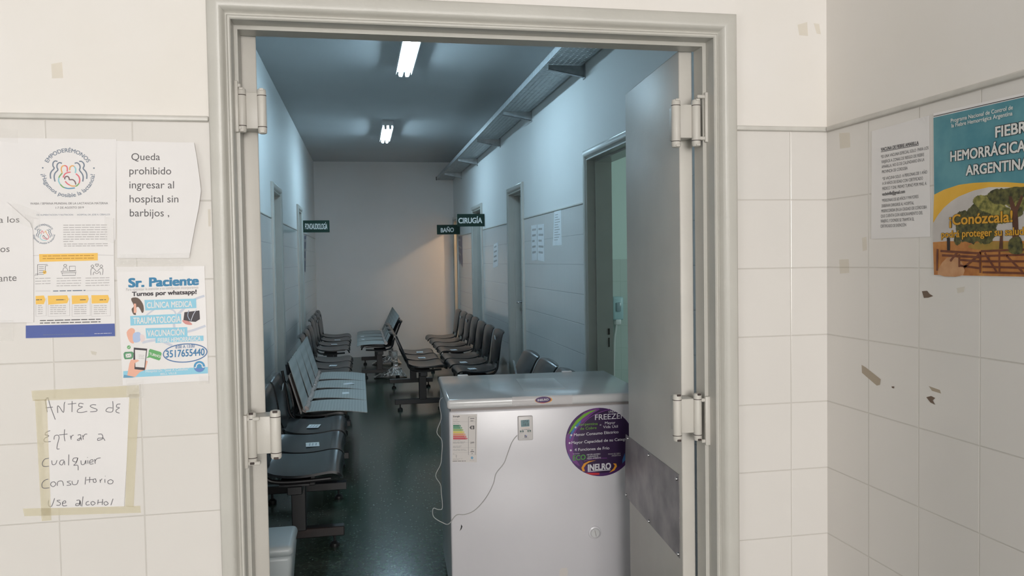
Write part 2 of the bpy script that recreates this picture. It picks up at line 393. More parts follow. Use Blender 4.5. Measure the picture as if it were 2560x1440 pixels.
for (a, b, z), lab in zip(LDOORS, ['nearer doorway on the left wall', 'farther doorway on the left wall, by the speech therapy sign']):
    mb = MB(); frame_sweep(mb, a, b, z, WT, FL, m_cframe); structure('trim_%d' % tn, mb, 'grey metal frame of the '+lab, 'door frame'); tn += 1
# closed leaves of the corridor doors
m_steel = principled('brushed_steel', (.55, .55, .56), .28, metal=1)
def closed_leaf(n, ab, F, label, handle_at=None):
    a, b, z = ab; mb = MB(); q = [F(x, d, h) for d in (.092, .130) for h in (.012, z-.083) for x in (a+.083, b-.083)]
    mb.add(q, [[0, 1, 3, 2], [4, 6, 7, 5], [0, 4, 5, 1], [2, 3, 7, 6], [0, 2, 6, 4], [1, 5, 7, 3]], m_cframe)
    d = structure('door_%d' % n, mb, label, 'door')
    if handle_at is not None:
        h = MB(); x = handle_at
        h.capsule(F(x, .09, 1.03), F(x, .035, 1.03), .011, m_steel, 12); h.capsule(F(x, .038, 1.03), F(x-.11, .038, 1.03), .009, m_steel, 12)
        h.cyl(F(x, .093, 1.03), F(x, .086, 1.03), .026, m_steel); h.cyl(F(x, .093, .93), F(x, .084, .93), .020, m_steel)
        obj('handle', h, d)
    return d
closed_leaf(3, RDOORS[1], FR, 'grey closed door with a handle, mid right wall', RDOORS[1][1]-.15)
closed_leaf(4, RDOORS[2], FR, 'grey closed door behind the surgery sign')
closed_leaf(5, LDOORS[0], FL, 'grey closed door in the nearer left doorway')
closed_leaf(6, LDOORS[1], FL, 'grey closed door in the farther left doorway')
# green-lit room behind the first right doorway
mb = MB(); mb.box((XR+WT, 4.70, 0), (4.2, 4.78, 2.9), m_greenroom); structure('wall_green_room', mb, 'pale green room wall glimpsed through the open right doorway', 'wall')
mb = MB(); mb.box((4.2, .6, 0), (4.28, 4.78, 2.9), m_greenroom); mb.box((XR+WT, .6, 0), (4.28, .68, 2.9), m_greenroom); structure('wall_green_room_sides', mb, 'side walls of the green room', 'wall')
mb = MB(); mb.box((XR+WT, .6, -.05), (4.28, 4.78, 0), m_floor); structure('floor_green_room', mb, 'terrazzo floor of the green room', 'floor')
mb = MB(); mb.box((XR+WT, .6, 2.9), (4.28, 4.78, 2.95), m_ceil); structure('ceiling_green_room', mb, 'ceiling of the green room', 'ceiling')
area('green_room_light', (4.1, 2.6, 1.7), (1.5, 3.6, 1.4), 1.2, 1.0, 33, (.76, 1.0, .97))  # unseen source of the room's greenish light; no window is built here
# bathroom behind the far right doorway
mb = MB(); mb.box((XR+WT, YE+.02, 0), (2.9, YE+.1, 2.7), m_warmroom); mb.box((2.9, 8.5, 0), (2.98, YE+.1, 2.7), m_warmroom); mb.box((XR+WT, 8.5, 0), (2.98, 8.58, 2.7), m_warmroom)
structure('wall_bathroom', mb, 'cream bathroom walls behind the far right doorway', 'wall')
mb = MB(); mb.box((XR+WT, 8.5, -.05), (2.98, YE+.1, 0), m_floor); structure('floor_bathroom', mb, 'bathroom floor', 'floor')
mb = MB(); mb.box((XR+WT, 8.5, 2.7), (2.98, YE+.1, 2.75), m_ceil); structure('ceiling_bathroom', mb, 'bathroom ceiling', 'ceiling')
bl = bpy.data.lights.new('bathroom_bulb', 'POINT'); bl.energy = 46; bl.color = (1, .70, .40); bl.shadow_soft_size = .05
bo = bpy.data.objects.new('bathroom_bulb', bl); COL.objects.link(bo); bo.location = (2.2, 9.42, 2.48)

# strike slots in the jamb of the open right doorway
mb = MB()
for z0, z1, dx in ((1.005, 1.045, .012), (.925, .985, .008)):
    p = at(1522, 800, 'y', 2.867-.0815); mb.box((p.x-dx/2, 2.867-.0825, z0-.06), (p.x+dx/2, 2.867-.0795, z1-.06), m_chip)
obj('strike_slot', mb, bpy.data.objects['trim_11'])

# ------------------------------------------------------------------ double swing leaves
def swing_leaf(n, corner, ang, side, label):
    """corner = hinge-side front corner nearest the opening; leaf runs back at ang from the corridor axis; side +1: body lies towards +X."""
    s, c = math.sin(ang), math.cos(ang); d = V3((s, c, 0)); nrm = V3((c, -s, 0))*side
    M = Matrix(((d.x, nrm.x, 0, corner[0]), (d.y, nrm.y, 0, corner[1]), (0, 0, 1, 0), (0, 0, 0, 1)))
    mb = MB(); mb.box((0, 0, .012), (.63, .041, 2.055), m_leaf, .004, 3, M=M)
    o = obj('door_%d' % n, mb, None, label=label, cat='door', kind='structure', origin=(corner[0], corner[1], 0)); return o, M, d, nrm
def spring_hinge(o, bl, br, plate, jamb, y, chip):
    """photo extents (x0,x1,y0,y1) of the two barrels, the plate on the leaf edge, and the jamb plate"""
    P = lambda x, yy: at(x, yy, 'y', y)
    mb = MB(); a, b = P(plate[0], plate[3]), P(plate[1], plate[2])
    mb.box((a.x-.004, y-.004, a.z), (b.x+.004, .116, b.z), m_leaf, .002, 2)
    a, b = P(jamb[0], jamb[3]), P(jamb[1], jamb[2]); mb.box((a.x, y-.022, a.z), (b.x, y-.010, b.z), m_leaf, .003, 2)
    jx = (a.x+b.x)/2
    h = obj('hinge', mb, o)
    for q in (bl, br):
        a, b = P(q[0], q[3]), P(q[1], q[2]); r = (b.x-a.x)/2; x = (a.x+b.x)/2; m = MB()
        m.capsule((x, y-.006, a.z+r*.45), (x, y-.006, b.z-r*.45), r, m_leaf, 20)
        for zz in (a.z+.018, b.z-.018): m.tube([(x, y-.006, zz-.001), (x, y-.006, zz+.001)], r*1.015, m_chip, 20)
        for zz in (a.z, b.z-.008): m.box((x-r*.4, y-r-.008, zz+.002), (x+r*.5, y-r-.0045, zz+.008), m_chip if chip else m_leaf, .001, 1)
        obj('barrel', m, h)
    m = MB(); xs = sorted((jx, P((br if jx > 0 else bl)[0]+10, 300).x))
    for zz in (P(jamb[0], jamb[3]).z+.012, P(jamb[0], jamb[2]).z-.012): m.box((xs[0], y-.018, zz-.005), (xs[1], y-.002, zz+.005), m_leaf, .002, 1)
    obj('bracket_arm', m, h)
dl, _, _, _ = swing_leaf(1, (-.464, .112), -.19, -1, 'left leaf of the double door, swung open so only its edge shows')
spring_hinge(dl, (596, 615, 222, 333), (646, 666, 224, 336), (615, 646, 232, 322), (588, 597, 205, 333), .05, 0)
spring_hinge(dl, (620, 641, 1028, 1160), (678, 702, 1023, 1147), (641, 678, 1040, 1135), (611, 620, 1035, 1168), .05, 1)
dr, DM, dd, dn = swing_leaf(2, (.747, .112), .0768, 1, 'right leaf of the double door, grey, with a metal kick plate')
spring_hinge(dr, (1677, 1698, 250, 370), (1728, 1748, 250, 368), (1698, 1728, 262, 345), (1756, 1768, 234, 358), .05, 0)
spring_hinge(dr, (1681, 1701, 983, 1103), (1733, 1751, 981, 1101), (1701, 1733, 996, 1083), (1757, 1770, 988, 1110), .05, 1)
ks = Sheet((.747, .112, 0), (-dd.x, -dd.y, 0), (-dn.x, -dn.y, 0), lift=.0022)
kp = [(1564, 1086), (1697, 1187), (1699, 1396), (1562, 1238)]
kick = ks.base('kick_plate', kp, m_alu, 'scuffed aluminium kick plate', parent=dr, thick=.002)
for q in ((1570, 1096), (1622, 1138), (1692, 1197), (1566, 1237), (1623, 1303), (1696, 1385)):
    m = MB(); c = cast(q[0], q[1], ks.O+ks.Nn*.0022, ks.Nn); m.capsule(c, c+ks.Nn*.0025, .0055, m_steel, 12); obj('screw', m, kick)

# ------------------------------------------------------------------ waiting benches
m_plast = textured('black_seat_plastic', (.012, .0135, .0155), (.017, .019, .022), 30, .27, (300, .05, .0006))
m_tube = principled('black_enamel_steel', (.011, .011, .0125), .42)
m_rust = textured('chipped_reddish_black', (.011, .010, .011), (.026, .014, .012), 9, .5)
m_note = textured('small_paper_note', (.86, .87, .87), (.80, .82, .83), 40, .5)
m_noteink = principled('note_ink', (.42, .44, .47), .7)
SEAT = [(-.365, .462), (-.33, .452), (-.27, .442), (-.20, .438), (-.13, .442), (-.07, .450), (-.03, .449), (-.008, .436), (.002, .415), (.004, .400)]
BACK = [(-.362, .500), (-.368, .545), (-.374, .60), (-.381, .655), (-.389, .705), (-.398, .748), (-.407, .776), (-.421, .792), (-.438, .794), (-.455, .784)]
def shell(prof, W, thick, corner=5, dish=.010):
    P = smooth_path([(x, 0, z) for x, z in prof], 3); n = len(P); ny = 12; mb = MB(); vs = []
    for side in (0, 1):
        for i, p in enumerate(P):
            t = (P[min(i+1, n-1)]-P[max(i-1, 0)]).normalized(); nr = V3((-t.z, 0, t.x)); s = 2*i/(n-1)-1
            hw = W/2*max(.60, (1-abs(s)**corner)**(1/3.2))
            for j in range(ny+1):
                y = -1+2*j/ny; q = p + V3((0, y*hw, 0)) + nr*(dish*(y*y*.9-.5)) - nr*(thick*side); vs.append(q)
    m = ny+1; k = n*m; fs = []
    for i in range(n-1):
        for j in range(ny):
            a = i*m+j; fs += [[a, a+1, a+m+1, a+m], [k+a, k+a+m, k+a+m+1, k+a+1]]
    rim = [j for j in range(m)]+[i*m+ny for i in range(1, n)]+[(n-1)*m+j for j in range(ny-1, -1, -1)]+[i*m for i in range(n-2, 0, -1)]
    fs += [[rim[q], k+rim[q], k+rim[(q+1) % len(rim)], rim[(q+1) % len(rim)]] for q in range(len(rim))]
    mb.add(vs, fs, m_plast, True); return mesh_of('shell', mb)
ME_SEAT = shell(SEAT, .445, .012); ME_BACK = shell(BACK[::-1], .435, .010, 4, -.014)
ME_BACKT = shell([(x-(z-.5)*.28, z) for x, z in BACK][::-1], .435, .010, 4, -.014)
mb = MB()
for y in (-.165, .165):
    mb.tube(smooth_path([(-.408, y, .735), (-.393, y, .62), (-.379, y, .52), (-.368, y, .455), (-.340, y, .415), (-.29, y, .401), (-.2, y, .398), (-.05, y, .404)], 3), .010, m_tube, 10)
mb.box((-.29, -.19, .384), (-.15, .19, .392), m_tube)
ME_FRAME = mesh_of('chair_frame', mb)
for v in mb.v: v.x -= max(0, v.z-.5)*.28
ME_FRAMET = mesh_of('chair_frame', mb)
mb = MB(); mb.box((-.255, -.035, .10), (-.185, .035, .345), m_tube, .004, 1); mb.box((-.49, -.026, .060), (.0, .026, .108), m_tube, .004, 1)
ME_LEG = mesh_of('leg', mb)
mb = MB(); mb.box((-.255, -.035, .10), (-.185, .035, .345), m_tube, .004, 1); mb.box((-.49, -.026, .060), (.0, .026, .108), m_rust, .004, 1)
ME_LEGR = mesh_of('leg', mb)
mb = MB(); mb.cyl((0, 0, .01), (0, 0, .062), .007, m_tube, 10); mb.tube([(0, 0, 0), (0, 0, .006), (0, 0, .018), (0, 0, .028)], [.024, .025, .024, .010], m_tube, 16)
ME_GLIDE = mesh_of('glide', mb)
def note_mesh(sz, skew):
    mb = MB(); a, b = sz; mb.add([(-a, -b, 0), (a, -b+skew, 0), (a, b+skew, 0), (-a, b, 0)], [[0, 1, 2, 3]], m_note)
    for k in (-.45, .05, .5): mb.add([(-a*.6, b*(k-.08), .0004), (a*.6, b*(k-.08), .0004), (a*.6, b*(k+.1), .0004), (-a*.6, b*(k+.1), .0004)], [[0, 1, 2, 3]], m_noteink)
    return mesh_of('note', mb)
ME_NOTE = note_mesh((.052, .036), .006)
def kid(name, me, parent, loc=(0, 0, 0), rot=None, label=None):
    o = bpy.data.objects.new(name, me); COL.objects.link(o); o.parent = parent; o.location = loc
    if rot: o.rotation_euler = rot
    return tag(o, label)
def bench(front, ys, legs, face, label, notes=(), backnotes=(), legmesh=None, bo=(0, 0, 0)):
    """front: x of the seat fronts; ys: seat centres along the corridor; face +1 looks to +X."""
    yc = sum(ys)/len(ys)
    r = empty('waiting_bench', (0, 0, 0), label, 'bench', 'black waiting-room benches', M=Matrix.Translation((front, yc, 0)) @ Matrix.Rotation(0 if face > 0 else math.pi, 4, 'Z'))
    for i, y in enumerate(ys):
        l = (y-yc)*face; jig = random.uniform(-.006, .006)
        s = kid('seat', ME_SEAT, r, (jig, l, 0)); b = kid('backrest', ME_BACKT if bo[1] else ME_BACK, r, (jig+bo[0], l, bo[2])); kid('chair_frame', ME_FRAMET if bo[1] else ME_FRAME, r, (jig, l, 0))
        if i in notes: kid('notice_sticker', ME_NOTE, s, (-.17+random.uniform(-.02, .02), random.uniform(-.03, .03), .4385), (0, 0, 1.57*face+random.uniform(-.2, .2)), 'small white paper sticker')
        if i in backnotes: kid('notice_sticker', ME_NOTE, b, (-.3835, random.uniform(-.04, .04), .695), (0, -math.pi/2-.16, math.pi), 'small white paper sticker')
    lo, hi = min((min(ys)-yc)*face, (max(ys)-yc)*face)-.2, max((min(ys)-yc)*face, (max(ys)-yc)*face)+.2
    m = MB(); m.box((-.255, lo, .344), (-.185, hi, .385), m_tube, .004, 1); kid('beam', mesh_of('beam', m), r)
    for y in legs:
        g = kid('leg', (legmesh if y == legs[0] else None) or ME_LEG, r, (0, (y-yc)*face, 0))
        for x in (-.44, -.05): kid('glide', ME_GLIDE, g, (x, 0, 0))
    return r
bench(-.305, [1.90, 2.37, 2.85], [1.95, 2.78], 1, 'black bench closest to the doorway, against the left wall by the open leaf', (1, 2), (2,), ME_LEGR, (.012, 0, -.035))
bench(-.30, [3.42, 3.88, 4.34, 4.80], [3.55, 4.68], 1, 'black bench under the large grey cardboard cover, left wall', (), (), None, (.05, 0, -.12))
bench(-.295, [5.25, 5.75, 6.25], [5.35, 6.15], 1, 'three-seat black bench on the left wall just beyond the large cardboard cover', (0, 1), ())
bench(-.33, [7.33, 7.87, 8.42, 8.97], [7.5, 8.75], 1, 'four-seat black bench farthest back on the left wall', (1, 2), (1, 2, 3))
bench(.60, [5.62, 6.14, 6.66], [5.60, 7.0-.02], 1, 'black bench in the corridor middle with its back to the left wall', (1, 2), (), None, (0, 1, -.03))
bench(.66, [6.79, 7.31, 7.83, 8.35], [7.0, 8.15], -1, 'four-seat black bench farthest back on the right wall', (0,), (1, 2))
bench(.635, [5.12, 5.63, 6.13], [5.25, 6.0], -1, 'three-seat black bench on the right wall behind the middle bench', (0, 1), (0,))
bench(.425, [2.12, 2.60, 3.08], [2.25, 2.95], -1, 'black bench right behind the white freezer, only its backrests showing', (), (2,), None, (0, 1, .022))
benchE = bench(-.195, [7.56, 8.06, 8.56, 9.06], [7.90, 9.25], -1, 'far middle bench under the smaller cardboard cover', (), (), None, (.045, 1, -.06))

# cardboard covers over two of the benches
m_card = principled('grey_corrugated_cardboard', (.36, .36, .345), .75)
wv = N(m_card, 'ShaderNodeTexWave'); wv.inputs['Scale'].default_value = 16; wv.inputs['Distortion'].default_value = 1.2; wv.bands_direction = 'X'
L(m_card, coords(m_card), wv.inputs['Vector'])
cr = N(m_card, 'ShaderNodeValToRGB'); cr.color_ramp.elements[0].color = (.40, .40, .385, 1); cr.color_ramp.elements[1].color = (.335, .335, .32, 1)
L(m_card, wv.outputs['Fac'], cr.inputs['Fac']); L(m_card, cr.outputs['Color'], bsdf(m_card).inputs['Base Color'])
m_cardback = textured('pinkish_cardboard', (.36, .28, .25), (.40, .32, .28), 8, .75)
m_tape_brown = principled('shiny_brown_packing_tape', (.34, .27, .25), .12, coat=.5)
noise_bump(m_tape_brown, 22, .8, .02)
m_paperdim = textured('taped_paper', (.88, .90, .92), (.82, .85, .88), 12, .3)
def strips(prof, y0, y1, n, gap, taper, mat, mb, thick=.004):
    P = smooth_path([(x, 0, z) for x, z in prof], 4); m = len(P)
    for k in range(n):
        vs = []
        for i, p in enumerate(P):
            g = gap*(1-i/(m-1))**.9 if taper else gap
            a = y0+(y1-y0)*k/n+(g/2 if k else 0); b = y0+(y1-y0)*(k+1)/n-(g/2 if k < n-1 else 0)
            t = (P[min(i+1, m-1)]-P[max(i-1, 0)]).normalized(); nr = V3((-t.z, 0, t.x))*thick
            vs += [p+V3((0, a, 0)), p+V3((0, b, 0)), p+V3((0, b, 0))-nr, p+V3((0, a, 0))-nr]
        fs = [[4*i+j, 4*i+(j+1) % 4, 4*i+4+(j+1) % 4, 4*i+4+j] for i in range(m-1) for j in range(4)]+[[0, 1, 2, 3], [4*m-4, 4*m-1, 4*m-2, 4*m-3]]
        mb.add(vs, fs, mat)
def cover(M, half, label, notes, reach, lean=0, base=0):
    r = empty('cardboard_cover', (0, 0, 0), label, 'cardboard', 'cardboard seat covers', M=M)
    mb = MB(); strips([(-.262-base, .474), (-.15, .478), (0, .470), (reach, .452)], -half, half, 4, .13, True, m_card, mb); obj('seat_sheet', mb, r, False)
    mb = MB(); strips([(-.275-base-lean*(z-.484)-.285*(z-.484), z) for z in (.484, .59, .70, .80)], -half, half, 4, .11, True, m_card, mb); obj('back_sheet', mb, r, False)
    mb = MB(); strips([(-.295-base-(lean+.285)*(z-.484), z) for z in (.47, .60, .72)], -half-.05, -half+.10, 1, 0, False, m_cardback, mb); obj('back_lining', mb, r, False, 'pinkish cardboard layer behind the grey back sheet')
    mb = MB(); mb.tube(smooth_path([(-.266-base+.004*math.sin(k*2.1), -half+.05+k*(2*half-.1)/12, .478+.003*math.cos(k*2.7)) for k in range(13)], 3), .023, m_tape_brown, 8); obj('packing_tape', mb, r, False, 'shiny brown packing tape along the fold')
    for x, y, on_back, rz in notes:
        mb = MB(); a = .055
        if on_back: vs = [V3((-.272-base-(lean+.285)*(.216+dz), y+dy, .70+dz)) for dy, dz in ((-a*.8, -a), (a*.8, -a), (a*.8, a), (-a*.8, a))]
        else: vs = [V3((x+dx*math.cos(rz)-dy*math.sin(rz), y+dx*math.sin(rz)+dy*math.cos(rz), .4735-max(0, x)*.08)) for dx, dy in ((-a, -a*.75), (a, -a*.75), (a, a*.75), (-a, a*.75))]
        mb.add(vs, [[0, 1, 2, 3]], m_paperdim); obj('paper_note', mb, r, False, 'small paper note under clear tape')
cover(Matrix.Translation((-.30, 4.09, 0)), .94, 'large grey cardboard cover spread over the four seats of the left-wall bench', [(-.02, .22, 0, .35), (-.05, -.24, 0, .05), (0, .22, 1, 0), (0, -.24, 1, 0)], .13)
cover(Matrix.Translation((-.195, 8.31, 0)) @ Matrix.Rotation(math.pi, 4, 'Z'), .97, 'smaller-looking grey cardboard cover on the far middle bench', [(-.06, .30, 0, .2), (-.05, -.1, 0, .1)], .05, .20, .02)

# silver-taped foot covers and white cap at the feet of the far middle bench
m_foil = textured('crumpled_silver_tape', (.78, .72, .69), (.92, .88, .86), 25, .16, (30, .9, .03), metal=.8)
m_cap_w = principled('white_plastic_ball', (.95, .93, .92), .3)
def foot_wrap(y, label):
    mb = MB(); n = 9
    P = [(-.05, .004), (.03, .045), (.11, .085), (.18, .122), (.26, .122), (.30, .085), (.36, .006)]; vs = []
    for yy, k in ((y-.10, .25), (y-.045, 1), (y+.045, 1), (y+.10, .25)):
        for x, z in P: vs.append((x, yy, max(.003, z*k)+random.uniform(0, .004)))
    m = len(P); fs = [[a*m+i, a*m+i+1, (a+1)*m+i+1, (a+1)*m+i] for a in range(3) for i in range(m-1)]
    mb.add(vs, fs, m_foil, False); mb.box((.185, y-.04, .115), (.25, y+.04, .33), m_foil, .012, 2); return obj('foot_wrap', mb, benchE, label=label)
fw = foot_wrap(7.90, 'crumpled silver tape wrapped over the nearer foot of the far middle bench')
foot_wrap(9.25, 'crumpled silver tape wrapped over the farther foot of the far middle bench')
mb = MB(); c = at(984, 887, 'y', 7.80); mb.sphere(c, .036, m_cap_w); mb.cyl(c, (c.x, 7.86, c.z), .016, m_cap_w, 12)
obj('ball_cap', mb, benchE, label='white plastic ball on the taped leg')

# ------------------------------------------------------------------ ceiling lights
m_tubelight = emit('lit_fluorescent_tube', LAMP, TUBE_STRENGTH)
m_whitemetal = principled('white_fixture_metal', (.7, .7, .7), .4)
def ceiling_light(x, y0, y1, label):
    r = empty('ceiling_light', (x, (y0+y1)/2, ZC), label, 'ceiling light', 'twin fluorescent lights')
    mb = MB(); mb.box((x-.060, y0, ZC-.058), (x+.060, y1, ZC-.001), m_whitemetal, .004, 1)
    for dx in (-.058, .058): mb.box((x+dx-.002, y0, ZC-.077), (x+dx+.002, y1, ZC-.057), m_whitemetal)  # side lips added so less tube light reaches the ceiling
    obj('housing', mb, r)
    for dx in (-.025, .025):
        mb = MB(); mb.cyl((x+dx, y0+.03, ZC-.080), (x+dx, y1-.03, ZC-.080), .0165, m_tubelight, 14); t = obj('tube', mb, r)
        for yy in (y0+.018, y1-.018):
            mb = MB(); mb.box((x+dx-.013, yy-.014, ZC-.098), (x+dx+.013, yy+.014, ZC-.056), m_whitemetal, .003, 1); obj('lamp_holder', mb, t)
ceiling_light(.17, 3.04, 4.12, 'lit twin-tube ceiling light nearer the doorway')
ceiling_light(.135, 6.54, 7.60, 'lit twin-tube ceiling light farther down the corridor')

# ------------------------------------------------------------------ cable tray
m_tray = textured('galvanised_steel', (.36, .38, .39), (.48, .50, .51), 22, .42, metal=.5)
m_perf = textured('perforated_galvanised_steel', (.42, .45, .46), (.56, .59, .60), 22, .45, metal=.3)
pc = coords(m_perf); sv = N(m_perf, 'ShaderNodeVectorMath', operation='SCALE'); sv.inputs['Scale'].default_value = 1/.034; L(m_perf, pc, sv.inputs[0])
fr = N(m_perf, 'ShaderNodeVectorMath', operation='FRACTION'); L(m_perf, sv.outputs[0], fr.inputs[0])
sb = N(m_perf, 'ShaderNodeVectorMath', operation='SUBTRACT'); L(m_perf, fr.outputs[0], sb.inputs[0]); sb.inputs[1].default_value = (.5, .5, 0)
ml = N(m_perf, 'ShaderNodeVectorMath', operation='MULTIPLY'); L(m_perf, sb.outputs[0], ml.inputs[0]); ml.inputs[1].default_value = (1, 1, 0)
ln = N(m_perf, 'ShaderNodeVectorMath', operation='LENGTH'); L(m_perf, ml.outputs[0], ln.inputs[0])
gt = N(m_perf, 'ShaderNodeMath', operation='GREATER_THAN'); L(m_perf, ln.outputs[1], gt.inputs[0]); gt.inputs[1].default_value = .25
L(m_perf, gt.outputs[0], bsdf(m_perf).inputs['Alpha'])
tr = empty('cable_tray', (1.13, 5, 2.69), 'long galvanised perforated cable tray on brackets along the right wall under the ceiling', 'cable tray')
mb = MB(); mb.box((1.0, .14, 2.688), (1.245, YE-.01, 2.690), m_perf); obj('tray_floor', mb, tr)
for n_, x in (('side_rail', 1.0), ('side_rail', 1.243)):
    mb = MB(); mb.box((x-.001, .14, 2.686), (x+.002, YE-.01, 2.728), m_tray); mb.box((x-.001 if x < 1.1 else x-.012, .14, 2.726), (x+.014 if x < 1.1 else x+.002, YE-.01, 2.729), m_tray); obj(n_, mb, tr)
m_dark = principled('dark_edge_tape', (.01, .01, .012), .6)
mb = MB(); mb.box((.992, YE-.03, 2.684), (1.002, YE-.006, 2.735), m_dark); obj('end_cap', mb, tr)
for y in (1.3, 2.86, 4.47, 5.99, 7.58, 9.13):
    mb = MB(); mb.prism([(1.015, 2.684), (1.255, 2.684), (1.255, 2.612), (1.015, 2.655)], 'y', y, y+.004, m_tray)
    mb.box((1.251, y-.02, 2.60), (1.2555, y+.03, 2.74), m_tray)
    mb.add([(1.015, y, 2.655), (1.255, y, 2.612), (1.255, y+.03, 2.612), (1.015, y+.03, 2.655), (1.015, y, 2.658), (1.255, y, 2.615), (1.255, y+.03, 2.615), (1.015, y+.03, 2.658)], [[0, 1, 2, 3], [4, 7, 6, 5], [0, 4, 5, 1], [1, 5, 6, 2], [2, 6, 7, 3], [3, 7, 4, 0]], m_tray)
    obj('bracket', mb, tr)

# ------------------------------------------------------------------ signs
m_green = principled('dark_green_sign', (.009, .036, .026), .5, spec=.25)
m_white = principled('white_sign_lettering', (.85, .87, .85), .5)
def sign(word, y, x0, x1, z0, z1, p0, p1, h, label):
    mb = MB(); mb.box((x0, y, z0), (x1, y+.012, z1), m_green, .002, 1)
    o = obj('hanging_sign', mb, None, label=label, cat='sign', group='green department signs', origin=((x0+x1)/2, y, (z0+z1)/2))
    s = Sheet((0, y, 0), (1, 0, 0), (0, -1, 0), lift=.001); s.text('lettering', word, p0, p1, h, m_white, bold=.018 if len(word) > 8 else .035); obj('lettering', s.parts['lettering'], o)
sign('FONOAUDIOLOGÍA', 7.60, -.856, -.536, 1.803, 1.946, (762.5, 573), (818.5, 573), 14, 'dark green sign reading FONOAUDIOLOGÍA jutting from the left wall')
sign('CIRUGÍA', 7.10, .933, 1.254, 1.838, 1.984, (1146, 558), (1205.5, 557.3), 13, 'dark green sign reading CIRUGÍA jutting from the right wall')
sign('BAÑO', 9.42, .920, 1.254, 1.827, 1.966, (1101.7, 580.8), (1134.7, 579.7), 10.5, 'dark green sign reading BAÑO, half behind the surgery sign')

# ------------------------------------------------------------------ paper and ink
m_paper = textured('white_paper', (.765, .74, .735), (.735, .715, .71), 3, .55)
m_paper2 = textured('glossy_white_paper', (.775, .75, .745), (.745, .725, .72), 3, .35)
m_ink = principled('grey_black_ink', (.10, .095, .10), .6)
m_inkl = principled('pale_small_print', (.42, .40, .40), .6)
m_pen = principled('pencil_grey_handwriting', (.13, .125, .14), .6)
def ink(name, rgb, rough=.5): return principled(name, srgb(*rgb), rough)
m_slate = ink('slate_blue_ink', (112, 124, 140)); m_mask = see_through('masking_tape', srgb(226, 216, 180), .42, .5)
m_tape = see_through('clear_tape', (.9, .88, .85), .13, .06, (55, .9, .01))
TY = lambda s, x, y, w_, h_, rz=0: s.poly('clear_tape#%d' % len(s.parts), [(x, y), (x+w_, y+rz), (x+w_, y+h_+rz), (x, y+h_)], m_tape, 6)
FW = lambda lift=.0012, disp=None: Sheet((0, 0, 0), (1, 0, 0), (0, -1, 0), lift, disp)
G = 'notices taped beside the doorway'

# breastfeeding week poster, upper page
s = FW(.0014); c = lambda x, y: (80+x/8.473, 350+y/8.473); PT = 'printed_logo'
s.arc_text(PT, 'EMPODERÉMONOS', c(768, 690), 51, 9.6, 152, 29, m_slate, bold=.012)
s.arc_text(PT, '¡Hagamos posible la lactancia!', c(768, 690), 61.5, 10, 184, 356, m_slate, inward=True, bold=.012)
for q in ((228, 590), (1312, 596)): s.ellipse(PT, c(*q), 2, 2, m_slate)
st = lambda pts, m, wd=3.2: s.stroke(PT, [c(*p) for p in pts], wd, m)
st([(540, 455), (490, 445), (450, 480), (445, 550), (470, 600), (410, 670), (388, 740), (398, 820)], m_slate)
st([(635, 495), (580, 480), (535, 520), (530, 580), (548, 635), (490, 700), (470, 780), (488, 880)], m_slate)
st([(1000, 455), (1050, 455), (1095, 495), (1105, 550), (1085, 605), (1140, 670), (1162, 740), (1158, 825)], m_slate)
st([(905, 495), (960, 485), (1010, 530), (1020, 590), (1008, 640), (1065, 720), (1085, 790), (1075, 880)], m_slate)
cr_, co, cg, cb, cbr, ct = [ink(n, k) for n, k in (('logo_red', (217, 106, 118)), ('logo_orange', (225, 170, 105)), ('logo_green', (120, 165, 105)), ('logo_blue', (95, 145, 175)), ('logo_brown', (120, 95, 100)), ('logo_teal', (140, 195, 205)))]
st([(640, 700), (620, 620), (640, 560), (690, 540)], co); st([(690, 540), (735, 560), (750, 610), (745, 670)], cr_)
st([(800, 640), (805, 580), (850, 545), (895, 560)], co); st([(895, 560), (925, 610), (925, 660), (918, 700)], ct)
st([(640, 700), (590, 760), (570, 800)], cg); st([(570, 800), (565, 870), (600, 940)], ct); st([(600, 940), (650, 990), (690, 1010)], cg); st([(690, 1010), (780, 1028), (910, 1015)], cb)
st([(930, 715), (990, 770), (1012, 850), (995, 920)], cr_); st([(995, 920), (950, 970), (920, 975)], cg); st([(920, 975), (850, 975), (800, 955)], co); st([(800, 955), (750, 925), (705, 875)], cr_)
st([(820, 680), (760, 690), (700, 720), (660, 795)], cr_); st([(695, 835), (700, 790), (750, 770), (785, 800), (795, 840), (860, 840), (910, 880), (930, 945)], cbr)
PT = 'printed_text'
s.text(PT, 'WABA / SEMANA MUNDIAL DE LA LACTANCIA MATERNA', (75.6, 511.5), (270, 510.5), 5.2, m_ink)
s.text(PT, '1-7 DE AGOSTO 2019', (139, 521.8), (209.7, 521), 5, m_ink)
s.text(PT, 'DE ALIMENTACION Y NUTRICION', (92, 539.3), (183, 538.8), 3.8, m_slate); s.text(PT, 'HOSPITAL DR. JOSE A. CEBALLOS', (193, 538.8), (275, 538), 3.8, m_slate)
TY(s, -10, 318, 55, 34, 6); TY(s, 62, 536, 34, 48, 10)
s.base('poster', [(-50, 344), (291, 348), (289, 600), (-50, 600)], m_paper, 'white poster with the round EMPODERÉMONOS breastfeeding-week logo', 'poster', G)

